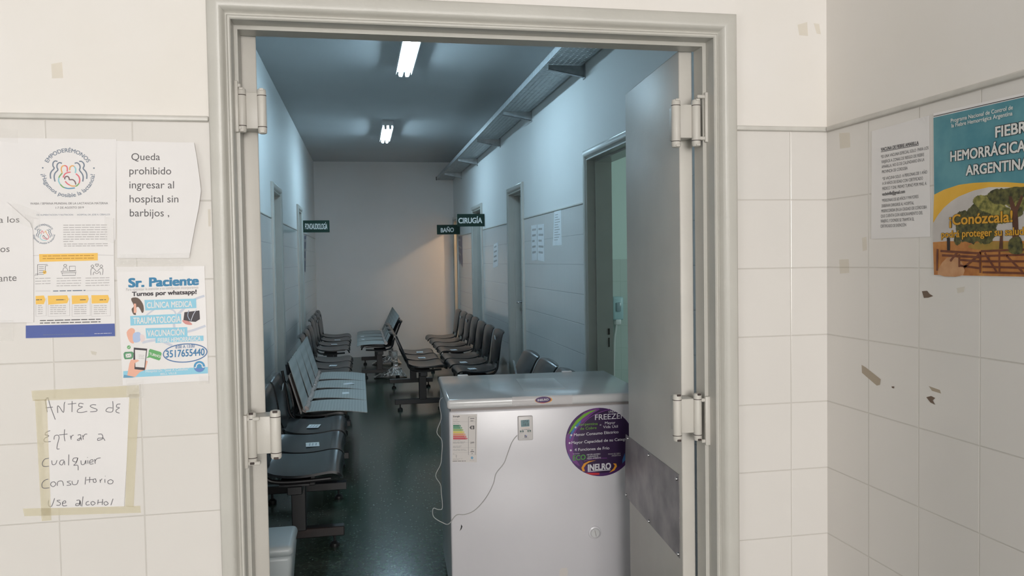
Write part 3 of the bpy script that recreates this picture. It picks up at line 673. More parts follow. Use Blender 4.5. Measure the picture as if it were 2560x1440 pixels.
# infographic page below it
s = FW(.0024); c = lambda x, y: (x/3.6, 620+y/3.6); PT = 'printed_graphics'
my = ink('banner_yellow', (236, 190, 90)); mnavy = ink('band_blue', (80, 96, 160), .3)
s.poly(PT, [c(232, 698), c(1032, 680), c(1035, 793), c(232, 812)], mnavy); s.poly(PT, [c(352, 55), c(880, 45), c(880, 112), c(355, 125)], my)
s.stroke(PT, [c(300, 68), c(352, 66)], .8, m_inkl); s.stroke(PT, [c(880, 62), c(1022, 66)], .8, m_inkl)
for pts in ([(320, 432), (395, 427), (410, 465), (395, 505), (322, 507)], [(430, 430), (605, 425), (620, 462), (605, 497), (435, 510)], [(645, 428), (790, 425), (800, 460), (785, 495), (648, 505)], [(822, 425), (972, 423), (985, 458), (970, 495), (825, 500)]):
    s.poly(PT, [c(*p) for p in pts], my)
    x0, y0 = pts[0]; x1 = pts[1][0]; yb = 615
    s.stroke(PT, [c(x0+4, 505), c(x0+4, yb), c(x1+22, yb-5), c(x1+22, 450)], .7, m_inkl, smooth=0)
    for k in range(5): s.greek('small_print', c(x0+22, 522+k*18), c(x1-12, 520+k*18), 2.6, m_inkl)
    s.greek('small_print', c(x0+75 if x0 > 330 else x0+5, 470), c(x1-18, 468), 3, m_ink, 3)
st = lambda pts, wd=1.1, sm=0: s.stroke(PT, [c(*p) for p in pts], wd, m_ink, smooth=sm)
st([(338, 150), (425, 148), (432, 158), (412, 160)]); st([(338, 150), (338, 245), (312, 248), (320, 235), (395, 238)]); st([(408, 160), (408, 205)])
for k in range(4): st([(350, 170+k*17), (395, 169+k*17)])
s.ellipse(PT, c(402, 218), 4.6, 4.6, my); st([(394, 218), (400, 226), (412, 210)])
st([(590, 172), (600, 158), (592, 148), (578, 150), (575, 164), (590, 172)], 1.1, 3); st([(566, 205), (572, 180), (600, 178), (612, 205)]); st([(625, 165), (678, 163), (678, 203), (625, 205), (625, 165)]); st([(550, 210), (686, 207), (686, 222), (552, 224), (550, 210)]); st([(560, 224), (560, 248), (680, 246), (680, 222)])
st([(872, 168), (858, 152), (866, 142), (873, 149), (882, 142), (888, 152), (872, 168)], 1.1, 3)
for x in (832, 912): st([(x, 178), (x+13, 165), (x, 152), (x-13, 165), (x, 178)], 1.1, 3)
st([(818, 245), (820, 190), (845, 185), (872, 212), (900, 185), (928, 190), (922, 242)], 1.1, 3); st([(838, 243), (848, 215), (872, 232), (898, 212), (905, 242)], 1.1, 3)
for x0, x1, ys in ((318, 455, (272, 296, 320)), (510, 730, (270, 293, 316, 338)), (770, 985, (268, 290, 313, 335))):
    for y in ys: s.greek('small_print', c(x0, y+6), c(x1, y+2), 2.6, m_inkl)
s.stroke(PT, [c(320, 388), c(455, 387)], .8, m_inkl); s.stroke(PT, [c(775, 384), c(980, 382)], .8, m_inkl); s.greek('small_print', c(478, 392), c(770, 386), 4, m_slate)
for y in (645, 668): s.greek('small_print', c(360, y+12), c(905, y), 3.6, m_ink)
for k in range(8): s.greek('small_print', c(570, -190-20+k*21+8-170+170), c(965 if k < 7 else 660, -212+k*21+8), 2.8, m_inkl)
for k in range(2): s.greek('small_print', c(575, -32+k*18), c(970, -36+k*18), 2.8, m_inkl)
for y in (80, 103): s.greek('small_print', c(385, y-4), c(845, y-9), 3.2, ink('banner_print', (190, 140, 50)), 3)
s.greek('small_print', c(850, 772), c(1005, 768), 1.6, m_paper, 3); s.greek('small_print', c(390, 783), c(760, 775), 1.6, m_slate, 3)
s.arc_text('printed_logo', 'EMPODERÉMONOS', (110, 584.5), 20.5, 4.2, 152, 29, m_slate, bold=.012); s.arc_text('printed_logo', '¡Hagamos posible la lactancia!', (110, 584.5), 25.5, 4.4, 184, 356, m_slate, inward=True, bold=.012)
d = lambda x, y: (110+(x-768)/8.473*.42, 584.5+(y-690)/8.473*.42)
for pts, m in (([(540, 455), (450, 480), (445, 550), (470, 600), (388, 740), (398, 820)], m_slate), ([(635, 495), (535, 520), (548, 635), (470, 780), (488, 880)], m_slate), ([(1000, 455), (1095, 495), (1085, 605), (1162, 740), (1158, 825)], m_slate), ([(905, 495), (1010, 530), (1008, 640), (1085, 790), (1075, 880)], m_slate), ([(640, 700), (620, 620), (690, 540), (745, 670)], cr_), ([(800, 640), (850, 545), (918, 700)], co), ([(640, 700), (565, 870), (690, 1010), (910, 1015)], ct), ([(930, 715), (1012, 850), (920, 975), (705, 875)], cr_), ([(695, 835), (750, 770), (795, 840), (930, 945)], cbr)):
    s.stroke('printed_logo', [d(*p) for p in pts], 1.5, m)
TY(s, 262, 540, 24, 62, 6)
s.base('infographic_sheet', [(84, 548), (284, 545), (287.5, 840.5), (64, 846)], m_paper2, 'infographic sheet with yellow tags, line icons and a dark blue bottom band', 'notice', G)

# face-mask notice
s = FW(.0034, lambda u, v: max(0, (u+.665)/.07)**2*.008 if u > -.665 else 0); PT = 'printed_text'
for w_, x0, x1, y in (('Queda', 328.5, 400, 400.5), ('prohibido', 323.5, 428, 436), ('ingresar al', 323.5, 435, 471), ('hospital sin', 324, 446, 506), ('barbijos ,', 324.5, 423, 541)):
    s.text(PT, w_, (x0, y), (x1, y), 17.5 if w_ == 'Queda' else 18.5, m_ink)
TY(s, 300, 636, 176, 26, -4)
s.base('mask_notice', None, m_paper, 'white notice in large type forbidding entry without a face mask, right edge curling', 'notice', G, nu=16,
       rows=[((291, 352), (486, 357)), ((291, 395), (493, 395)), ((291, 437), (499, 437)), ((292, 478), (504, 478)), ((292, 520), (498, 520)), ((293, 562), (489, 562)), ((293, 604), (481, 604)), ((293, 645), (473, 645))])

# notice cut by the picture edge
s = FW(.0044); PT = 'printed_text'; m_ink2 = principled('grey_ink', (.16, .15, .15), .6)
s.text(PT, 'a los', (-3, 557), (48.5, 556), 15.5, m_ink2); s.text(PT, 'os', (1, 630.5), (24, 629.5), 16.5, m_ink2); s.text(PT, 'ante', (-3, 704), (41.5, 702), 17, m_ink2)
TY(s, -10, 800, 44, 52, 0); TY(s, 30, 505, 70, 46, 26)
s.base('notice', None, m_paper, 'white notice in grey type at the very left, ending in the word ante', 'notice', G, nu=4,
       rows=[((-75, 505), (18, 506)), ((-75, 530), (46, 531)), ((-75, 556), (75, 557)), ((-75, 575), (82, 576)), ((-75, 690), (84, 690)), ((-75, 808), (84, 806))])

# appointment flyer
s = FW(.0016); c = lambda x, y: (x/3.6, 620+y/3.6); PT = 'printed_graphics'
b1, b2, b3, b4 = ink('title_blue', (42, 122, 165)), ink('band_light_blue', (140, 198, 220)), ink('stroke_blue', (72, 112, 160)), ink('deep_blue', (50, 118, 165))
mgray = ink('stethoscope_grey', (196, 200, 212)); mdark = ink('dark_print', (58, 52, 58)); gr1 = ink('bubble_green', (96, 165, 100)); gr2 = ink('mail_green', (86, 145, 105)); skin = ink('printed_hand', (228, 172, 150))
P = lambda pts, m, l=1, sm=0: s.poly(PT, [c(*p) for p in pts], m, l, sm)
s.stroke(PT, [c(*p) for p in ((1840, 430), (1740, 470), (1640, 560), (1570, 640), (1590, 760), (1720, 745), (1850, 700))], 6, mgray, 1, 5); s.stroke(PT, [c(*p) for p in ((1280, 850), (1420, 830), (1550, 880))], 7, mgray, 1, 5); s.stroke(PT, [c(*p) for p in ((1300, 620), (1420, 540), (1560, 560), (1590, 640))], 4, mgray, 1, 5)
P([(1300, 468), (1765, 455), (1768, 540), (1308, 562)], b2, 2); P([(1172, 612), (1630, 592), (1632, 680), (1175, 698)], b2, 2); P([(1310, 722), (1685, 712), (1688, 800), (1318, 815)], b2, 2); P([(1400, 803), (1830, 788), (1832, 835), (1400, 855)], b2, 3); P([(1110, 1108), (1870, 1070), (1872, 1128), (1110, 1168)], b2, 2)
P([(1180, 455), (1240, 448), (1285, 500), (1295, 560), (1280, 585), (1255, 540), (1235, 530), (1215, 560), (1225, 600), (1200, 595), (1185, 550), (1205, 520)], ink('brown_picture', (95, 78, 68)), 3, 3); P([(1205, 500), (1225, 500), (1230, 580), (1205, 585)], skin, 4)
P([(1660, 578), (1795, 562), (1800, 640), (1760, 665), (1650, 655)], mdark, 3); P([(1640, 650), (1700, 660), (1730, 690), (1670, 685)], ink('pinkish_picture', (205, 140, 135)), 4, 3); s.stroke(PT, [c(1700, 560), c(1690, 610), c(1710, 650)], 2, ink('bone_picture', (150, 165, 185)), 4); s.stroke(PT, [c(1770, 550), c(1740, 600), c(1720, 655)], 1.6, mgray, 4)
P([(1140, 760), (1180, 720), (1215, 740), (1200, 800), (1205, 858), (1165, 840)], skin, 3, 3); P([(1200, 770), (1260, 760), (1265, 830), (1230, 850), (1200, 840)], ink('glove_picture', (172, 190, 222)), 4, 3); P([(1262, 780), (1300, 790), (1300, 830), (1270, 845)], ink('sleeve_picture', (222, 205, 205)), 4, 3)
for t, p0, p1, h, m in (('CLÍNICA MEDICA', (1322, 541), (1730, 528), 52, m_paper), ('TRAUMATOLOGÍA', (1200, 683), (1626, 666), 56, m_paper), ('VACUNACIÓN', (1325, 796), (1660, 783), 54, m_paper), ('FIEBRE HEMORRÁGICA', (1420, 850), (1806, 832), 38, m_paper)):
    s.text('lettering', t, c(*p0), c(*p1), h/3.6, m, 4, .02)
s.text('lettering', 'Sr. Paciente', c(1155, 352), c(1790, 330), 21.5, b1, 3, .045); s.text('lettering', 'Para optimizar la atención y su satisfacción incorporamos', c(1135, 386), c(1785, 364), 7, m_inkl, 3); s.text('lettering', 'Turnos por whatsapp!', c(1188, 433), c(1770, 412), 10.5, mdark, 3, .04)
s.text('lettering', '8:00 A 13:00', c(1580, 905), c(1752, 895), 8, b3, 4, .01); s.text('lettering', '3517655440', c(1492, 986), c(1842, 965), 17.5, b4, 4, .02)
for k in range(1): s.stroke(PT, [(c(1667, 945)[0]+54.5*math.cos(t)+2*math.sin(t), c(1667, 945)[1]+22.5*math.sin(t)-4*math.cos(t)) for t in [.15+2*math.pi*i/40 for i in range(41)]], 2.6, b3, 3, 0)
P([(1205, 896), (1325, 906), (1304, 1100), (1212, 1092), (1200, 1010)], mdark, 3); P([(1215, 915), (1316, 923), (1300, 1076), (1220, 1070)], m_paper, 4)
for k in range(3): s.greek('small_print', c(1248, 965+k*14), c(1300, 968+k*14), 1.6, m_inkl, 5)
P([(1145, 1150), (1165, 1040), (1180, 1005), (1240, 1005), (1255, 1015), (1215, 1035), (1210, 1090), (1300, 1100), (1262, 1115), (1215, 1162)], skin, 5); P([(1118, 1140), (1215, 1160), (1190, 1166), (1110, 1168)], ink('cuff_blue', (95, 150, 180)), 6); P([(1310, 1010), (1330, 1020), (1310, 1095), (1300, 1090)], skin, 2)
P([(1112, 950), (1125, 935), (1190, 932), (1203, 945), (1198, 985), (1185, 998), (1125, 1002), (1115, 985)], gr2, 3); P([(1130, 952), (1182, 948), (1184, 982), (1134, 988)], m_paper, 4); s.stroke(PT, [c(1130, 952), c(1158, 972), c(1182, 948)], .9, gr2, 5, 0); s.stroke(PT, [c(1134, 988), c(1150, 968)], .9, gr2, 5, 0); s.stroke(PT, [c(1184, 982), c(1166, 966)], .9, gr2, 5, 0)
P([(1340, 920), (1352, 908), (1445, 935), (1455, 948), (1445, 1000), (1432, 1012), (1350, 985), (1318, 990), (1335, 970)], gr1, 3); s.text('lettering', 'TURNO!', c(1345, 962), c(1448, 990), 6.5, m_paper, 4, .02); s.ellipse(PT, c(1160, 893), 4.6, 4.6, gr1, 3); s.stroke(PT, [c(1152, 893), c(1158, 900), c(1169, 886)], 1, m_paper, 4, 0)
s.text('lettering', 'Hospital Dr. "José A Ceballos"', c(1312, 1120), c(1700, 1099), 6, m_paper, 4); s.text('lettering', 'BELL VILLE', c(1445, 1143), c(1590, 1133), 5, m_paper, 4)
s.ellipse(PT, c(1795, 1067), 14.2, 14, ink('logo_disc_blue', (70, 145, 190)), 4); s.stroke(PT, [c(1750, 1075), c(1765, 1074), c(1772, 1050), c(1795, 1038), c(1818, 1050), c(1823, 1072), c(1842, 1070)], 2.6, m_paper, 5, 3); P([(1752, 1085), (1840, 1080), (1825, 1105), (1795, 1116), (1765, 1106)], ink('logo_disc_violet', (100, 130, 190)), 5)
TY(s, 288, 652, 170, 28, -3); TY(s, 316, 950, 44, 46, -2); TY(s, 498, 940, 26, 20, 0)
s.base('flyer', [(291, 667), (511, 665), (521.5, 951.5), (307, 963)], m_paper2, 'appointment flyer headed Sr. Paciente with light blue bands and an encircled phone number', 'flyer', G)

# handwritten note
s = FW(.0016); c = lambda x, y: (80+x/4.5, 970+y/4.5); H = 'handwriting'
wr = lambda pts, sm=4: s.stroke(H, [c(*p) for p in pts], 1.75, m_pen, 2, sm)
for g in ([(150, 140), (160, 200), (172, 270)], [(150, 140), (178, 110), (205, 200), (262, 355)], [(148, 224), (235, 214)], [(290, 280), (288, 205), (310, 215), (355, 275), (362, 180), (372, 158)], [(403, 182), (498, 172)], [(452, 148), (450, 270)], [(580, 178), (535, 172), (528, 205), (570, 212), (520, 240), (512, 270), (560, 275), (622, 262)], [(722, 190), (680, 188), (655, 205), (690, 225), (730, 240), (720, 262), (655, 268)], [(908, 148), (912, 200), (905, 265), (850, 268), (832, 250), (860, 222), (905, 225)], [(995, 180), (958, 185), (952, 215), (985, 222), (950, 245), (948, 270), (985, 282)],
          [(205, 480), (165, 495), (150, 525), (190, 538), (140, 570), (145, 605), (212, 602)], [(248, 580), (255, 540), (290, 530), (305, 560), (285, 640), (282, 685), (310, 684)], [(368, 465), (362, 540), (372, 598)], [(305, 528), (400, 518)], [(432, 535), (442, 580)], [(440, 560), (452, 535), (470, 530)], [(515, 530), (545, 525), (548, 555), (510, 582), (530, 590), (552, 560), (556, 588)], [(570, 530), (578, 580)], [(576, 550), (595, 522), (622, 518)], [(745, 520), (785, 520), (795, 560), (745, 565), (742, 590), (790, 575), (800, 560), (822, 592)],
          [(190, 790), (145, 800), (118, 840), (128, 880), (190, 880)], [(222, 815), (230, 860), (265, 855), (282, 812)], [(362, 812), (325, 815), (310, 850), (340, 865), (362, 820), (368, 865)], [(415, 748), (412, 870)], [(510, 785), (470, 790), (460, 820), (500, 830), (515, 785), (498, 840), (470, 870), (515, 870), (520, 925)], [(550, 815), (558, 860), (590, 855), (605, 812), (606, 855)], [(628, 812), (630, 852)], [(622, 780), (628, 782)], [(648, 835), (685, 828), (680, 805), (650, 820), (655, 855), (692, 850)], [(705, 800), (712, 852)], [(710, 825), (730, 795), (772, 785)],
          [(185, 1025), (140, 1040), (112, 1080), (125, 1125), (195, 1122)], [(255, 1055), (222, 1060), (210, 1090), (240, 1110), (270, 1080), (250, 1055)], [(285, 1100), (292, 1055), (340, 1048), (355, 1100)], [(435, 1045), (395, 1055), (430, 1075), (435, 1090), (390, 1095)], [(450, 1045), (460, 1085), (505, 1080), (520, 1035)], [(605, 1000), (598, 1085)], [(650, 1000), (648, 1065)], [(610, 1035), (690, 1028)], [(715, 1020), (690, 1030), (695, 1060), (722, 1055), (715, 1020)], [(765, 1030), (770, 1065)], [(768, 1045), (790, 1020)], [(820, 1025), (822, 1065)], [(822, 990), (827, 992)], [(885, 1030), (855, 1045), (860, 1075), (900, 1075), (912, 1045), (885, 1030)],
          [(188, 1262), (185, 1320), (220, 1330), (255, 1240)], [(318, 1262), (280, 1268), (320, 1295), (310, 1318), (275, 1318)], [(340, 1295), (380, 1290), (372, 1268), (345, 1285), (350, 1325), (395, 1322)], [(500, 1265), (535, 1262), (540, 1300), (500, 1300), (492, 1320), (530, 1318), (540, 1265), (548, 1325)], [(575, 1220), (560, 1330)], [(640, 1275), (612, 1285), (612, 1315), (650, 1312)], [(685, 1275), (662, 1290), (680, 1318), (712, 1295), (685, 1275)], [(745, 1255), (740, 1310)], [(795, 1250), (790, 1315)], [(735, 1290), (800, 1282)], [(835, 1275), (810, 1290), (825, 1318), (858, 1300), (835, 1275)], [(912, 1245), (888, 1318)]):
    wr(g)
for q in ([(78, 977), (347, 963), (349, 992), (81.6, 1002.5)], [(87, 999), (117, 998), (128, 1301), (104, 1303)], [(323, 985), (348, 985), (334, 1268), (312.5, 1266)], [(57, 1271.6), (350.7, 1264.7), (352, 1282), (61, 1290.7)]):
    t = Sheet(s.O, s.U, s.Nn, .0020); t.poly('masking_tape', q, m_mask, 0); mbt = t.parts['masking_tape']; s.parts['masking_tape%d' % len(s.parts)] = mbt
TY(s, 318, 958, 36, 40, -3)
prt = s.parts; s.parts = {k: v for k, v in prt.items() if not k.startswith('masking')}
note = s.base('handwritten_note', [(103, 997), (326, 992), (310, 1269), (119, 1271)], m_paper, 'handwritten note about using alcohol, framed with yellowish masking tape', 'notice', G)
for k, v in prt.items():
    if k.startswith('masking'): obj('masking_tape', v, note, label='yellowish masking tape strip')

# side wall: yellow fever notice and fever poster
SW = lambda lift=.0012, disp=None: Sheet((CX, 0, 0), (0, -1, 0), (-1, 0, 0), lift, disp)
c = lambda x, y: (2060+x/2.667, 180+y/2.667)
s = SW(.0015); PT = 'printed_text'
for t, x0, y0, x1, y1, b in (('VACUNA DE FIEBRE AMARILLA', 380, 528, 632, 482, .03), ('*ES UNA VACUNA ESPECIAL SOLO  PARA LOS', 380, 576, 698, 515, 0), ('VIAJEROS A ZONAS DE RIESGO DE FIEBRE', 383, 610, 668, 560, 0), ('AMARILLA, NO ES DE CALENDARIO EN LA', 385, 643, 670, 593, 0), ('PROVINCIA DE CÓRDOBA', 387, 676, 558, 650, 0), ('*SE VACUNA SOLO  A PERSONAS DE 1 AÑO', 390, 722, 688, 676, 0), ('A 59 AÑOS DE EDAD CON CERTIFICADO', 390, 753, 660, 718, 0), ('MEDICO Y DNI. PREVIO TURNO POR MAIL A:', 390, 788, 686, 752, 0), ('vacbelville@gmail.com', 388, 825, 540, 806, .025), ('*PERSONAS DE 60 AÑOS Y MAYORES', 387, 868, 630, 840, 0), ('DEBERAN DIRIGIRSE AL HOSPITAL', 385, 903, 600, 882, 0), ('MISERICORDIA EN LA CIUDAD DE CÓRDOBA', 383, 937, 686, 910, 0), ('QUE CUENTA CON ASESORAMIENTO DEL', 380, 971, 660, 948, 0), ('VIAJERO, Y DONDE SE TRAMITA EL', 378, 1004, 602, 990, 0), ('CERTIFICADO DE EXENCIÓN', 377, 1038, 548, 1029, 0)):
    s.text(PT, t, c(x0, y0), c(x1, y1), 8 if b else 7.4, m_ink, 2, b)
s.stroke(PT, [c(380, 533), c(632, 487)], .9, m_ink, 2, 0)
s.poly('turned_corner', [c(652, 302), c(672, 298), c(690, 362)], m_paper2, 8)
s.base('vaccine_notice', [c(318, 395), c(700, 290), c(707, 1098), c(315, 1113)], m_paper, 'typed yellow fever vaccine notice on the side wall, one corner turned', 'notice')
s = SW(.0018); PT = 'printed_picture'
mteal, myel, msky, mtree, mtree2, mtrunk, mfield, mgrass, mrail = [textured(n, srgb(*a), srgb(*b), k, .4) for n, a, b, k in (('poster_teal', (72, 132, 146), (96, 150, 160), 14), ('poster_yellow', (216, 166, 48), (226, 178, 70), 10), ('poster_sky', (186, 180, 176), (206, 200, 196), 9), ('poster_tree_dark', (46, 48, 28), (104, 100, 52), 90), ('poster_tree_light', (84, 86, 38), (156, 148, 78), 90), ('poster_trunk', (78, 46, 34), (100, 62, 42), 30), ('poster_field', (160, 98, 48), (190, 130, 66), 30), ('poster_grass', (138, 118, 48), (170, 130, 60), 40), ('poster_rail', (92, 46, 30), (118, 66, 42), 30))]
R = 1470
s.poly(PT, [c(730, 305), c(R, 137), c(R, 760), c(735, 820)], mteal, 1)
s.poly(PT, [c(728, 1010), c(735, 818), c(800, 785), c(900, 752), c(1000, 739), c(1100, 734), c(1220, 735), c(1333, 742), c(R, 775), c(R, 900), c(1000, 1000)], myel, 2)
s.poly(PT, [c(728, 1140), c(728, 1008), c(760, 955), c(800, 905), c(850, 862), c(900, 830), c(1000, 790), c(1100, 768), c(1220, 768), c(1333, 776), c(R, 805), c(R, 1140)], msky, 3)
s.poly(PT, [c(728, 1135), c(820, 1128), c(R, 1125), c(R, 1368), c(735, 1353)], mfield, 4); s.poly(PT, [c(1010, 1140), c(1180, 1130), c(1330, 1145), c(R, 1150), c(R, 1215), c(1000, 1180)], mgrass, 5, 4); s.poly(PT, [c(760, 1350), c(820, 1240), c(910, 1250), c(930, 1355)], textured('poster_path', srgb(196, 150, 110), srgb(180, 130, 90), 30, .4), 5, 3)
def blob(cx, cy, rx, ry, m, l, n=44, j=.10): s.poly(PT, [c(cx+rx*(1+random.uniform(-j, j))*math.cos(2*math.pi*k/n), cy+ry*(1+random.uniform(-j, j))*math.sin(2*math.pi*k/n)) for k in range(n)], m, l)
for a in ((985, 1030, 105, 115), (930, 1000, 55, 75), (1070, 1060, 80, 85), (1050, 950, 90, 80)): blob(*a, mtree, 6)
for a in ((1120, 880, 100, 60), (1050, 860, 55, 40), (1190, 950, 75, 60), (1290, 850, 90, 60), (1400, 880, 100, 70)): blob(*a, mtree2, 7)
for a in ((1200, 830, 110, 55), (1310, 800, 130, 35), (1100, 1010, 60, 50), (1290, 930, 40, 40)): blob(*a, mtree, 7)
s.poly(PT, [c(1255, 1170), c(1262, 1050), c(1255, 950), c(1235, 830), c(1255, 830), c(1280, 900), c(1320, 820), c(1333, 830), c(1295, 930), c(1300, 1050), c(1310, 1170)], mtrunk, 8); s.poly(PT, [c(1240, 1120), c(1310, 1100), c(1330, 1180), c(1310, 1215), c(1240, 1200)], mtree, 9, 4); s.poly(PT, [c(1170, 1180), c(1180, 1060), c(1196, 1060), c(1196, 1180)], mtrunk, 8); s.poly(PT, [c(822, 1105), c(843, 1105), c(843, 1190), c(824, 1190)], principled('poster_post', srgb(36, 28, 28), .5), 8); blob(893, 1120, 24, 34, mtree, 8)
rl = lambda a, b, wd=4: s.stroke(PT, [c(*a), c(*b)], wd, mrail, 9, 0)
for a, b in (((780, 1193), (1050, 1210)), ((790, 1222), (1045, 1235)), ((900, 1252), (1040, 1262)), ((905, 1290), (1040, 1308)), ((1050, 1195), (R, 1178)), ((1050, 1228), (R, 1212)), ((1055, 1262), (R, 1262)), ((1060, 1298), (R, 1310)), ((1060, 1335), (R, 1345))): rl(a, b)
for a, b in (((760, 1180), (757, 1325)), ((905, 1215), (905, 1300)), ((1045, 1195), (1045, 1340)), ((1173, 1185), (1173, 1340)), ((845, 1260), (890, 1205)), ((935, 1305), (1045, 1212)), ((1075, 1205), (1160, 1340)), ((1220, 1225), (1330, 1335))): rl(a, b, 4.5)
wht, blk = principled('poster_white_type', (.70, .70, .68), .45), principled('poster_black_outline', (.03, .03, .035), .45)
for t, x0, y0, x1, y1, h in (('FIEBRE', 1145, 437, 1404, 392, 27), ('HEMORRÁGICA', 845, 597, 1352, 527, 25), ('ARGENTINA', 948, 690, 1376, 643, 25)):
    s.text('lettering', t, c(x0, y0), c(x1, y1), h, blk, 10, .06); s.text('lettering', t, c(x0+2, y0), c(x1-2, y1), h*.97, wht, 12, .028)
for t, x0, y0, x1, y1, h in (('Programa Nacional de Control de', 850, 338, 1265, 248, 9.5), ('la Fiebre Hemorrágica Argentina', 855, 371, 1262, 288, 9.5)): s.text('lettering', t, c(x0, y0), c(x1, y1), h, wht, 12, .015)
for t, x0, y0, x1, y1, h in (('¡Conózcala!', 838, 1020, 1265, 998, 25), ('podrá proteger su salud', 785, 1105, 1340, 1085, 17)):
    s.text('lettering', t, c(x0, y0), c(x1, y1), h, principled('poster_dark_halo', srgb(80, 62, 30), .5), 10, .055); s.text('lettering', t, c(x0+2, y0), c(x1-2, y1), h, principled('poster_amber_type', srgb(206, 152, 40), .45), 12, .022)
s.stroke('lettering', [c(732, 296), c(1333, 160), c(R, 129)], 1.2, blk, 3, 0)
s.base('fever_poster', [c(730, 276), c(R, 108), c(R, 1372), c(735, 1356)], m_paper2, 'teal and yellow fever poster with a tree and gate picture, cut by the right edge', 'poster')

# stains and tape remnants on the side wall
m_st1 = see_through('yellow_tape_stain', srgb(218, 204, 170), .2, .6); m_st2 = principled('brown_scrape', srgb(110, 92, 78), .7); m_st3 = see_through('tape_remnant', srgb(176, 160, 138), .75, .4)
s = SW(.0006)
for pts in ([(2098, 333), (2124, 331), (2126, 368), (2100, 372)], [(2098, 649), (2122, 648), (2123, 682), (2100, 684)], [(2155, 595), (2166, 592), (2168, 625), (2157, 628)], [(2340, 1, ), (2341, 1), (2340, 2)][:0] or [(2392, 720), (2412, 716), (2410, 730), (2394, 733)]): s.poly('yellow_stain', pts, m_st1)
s.poly('tape_remnant', [(2154, 912), (2164, 918), (2202, 948), (2200, 962), (2192, 964), (2155, 932)], m_st3)
for pts in ([(2305, 728), (2318, 727), (2324, 735), (2333, 740), (2322, 744), (2310, 745)], [(2316, 993), (2328, 990), (2338, 995), (2332, 1001), (2338, 1012), (2326, 1006)], [(2229, 966), (2236, 966), (2235, 971), (2230, 970)], [(2322, 965), (2350, 975), (2353, 984), (2330, 977)]): s.poly('brown_scrape', pts, m_st2 if pts[0][1] != 965 else m_st3)
for k, v in s.parts.items(): obj(k, v, wall_side)
s = FW(.0006); wf = bpy.data.objects['wall_front']
for pts in ([(1994, 62), (2018, 55), (2020, 90), (1998, 88)], [(2034, 58), (2048, 60), (2052, 86), (2042, 84)], [(128, 160), (155, 155), (158, 195), (130, 196)], [(520, 523), (526, 523), (527, 566), (521, 566)], [(226, 877), (242, 880), (240, 888), (230, 886)]): s.poly('yellow_stain', pts, m_st1)
for k, v in s.parts.items(): obj(k, v, wf)

# corridor papers
def small_paper(S, name, quad, label, cat, lines, group=None, mat=None, thickline=False):
    TL, TR, BR, BL = quad; n = lines
    for k in range(n):
        a = .1+.8*k/n; f = lambda u, v: ((TL[0]*(1-u)+TR[0]*u)*(1-v)+(BL[0]*(1-u)+BR[0]*u)*v, (TL[1]*(1-u)+TR[1]*u)*(1-v)+(BL[1]*(1-u)+BR[1]*u)*v)
        hh = .22/n if not thickline else .28/n; x1 = random.uniform(.55, .9)
        S.poly('printed_text', [f(.15, a), f(x1, a), f(x1, a+hh), f(.15, a+hh)], m_inkl, 2)
    return S.base(name, quad, mat or m_paperdim, label, cat, group)
c = lambda x, y: (1240+x/2.667, 420+y/2.667); CW = lambda: Sheet((XR, 0, 0), (0, -1, 0), (-1, 0, 0), .0012); GC = 'papers on the corridor wall'
small_paper(CW(), 'paper_notice', [c(235, 384), c(272, 378), c(274, 612), c(238, 620)], 'left one of the two white papers side by side near the closed door', 'notice', 5, GC, None, True)
small_paper(CW(), 'paper_notice', [c(276, 377), c(320, 373), c(322, 624), c(278, 615)], 'right one of the two white papers side by side near the closed door', 'notice', 5, GC, None, True)
small_paper(CW(), 'paper_notice', [c(388, 290), c(434, 279), c(437, 514), c(378, 518)], 'narrow printed notice by the green-lit doorway, high on the tiles', 'notice', 11, GC)
c = lambda x, y: (1040+x/2.667, 420+y/2.667)
small_paper(CW(), 'paper_notice', [c(518, 510), c(546, 494), c(547, 655), c(513, 668)], 'narrow paper on the tiles between the closed door and the surgery sign', 'notice', 4, GC, None, True)
c = lambda x, y: (1040+x/6, 480+y/6)
small_paper(CW(), 'wall_poster', [c(625, 672), c(690, 660), c(700, 1130), c(630, 1000)], 'greyish poster with a hanging corner below the bathroom sign', 'poster', 3, None, textured('faded_poster', srgb(130, 125, 145), srgb(110, 108, 125), 5, .5))
ds = Sheet((XR+.0915, 0, 0), (0, -1, 0), (-1, 0, 0), .001)
small_paper(ds, 'door_notice', [(1303.5, 602), (1308.5, 602), (1308.5, 656), (1303.5, 656)], 'white paper on the closed mid-wall door', 'notice', 6, None, None, True)
ls = Sheet(LM @ V3((0, 0, 0)), (math.sin(.0076), math.cos(.0076), 0), (math.cos(.0076), -math.sin(.0076), 0), .0012)
small_paper(ls, 'wall_notice', [(760.5, 590), (765.5, 588), (764, 681), (761, 676)], 'dark-edged paper on the left wall under the speech therapy sign', 'notice', 3, None, textured('slate_grey_poster', srgb(80, 90, 110), srgb(60, 70, 88), 5, .5))  # dark blue-grey over the whole paper

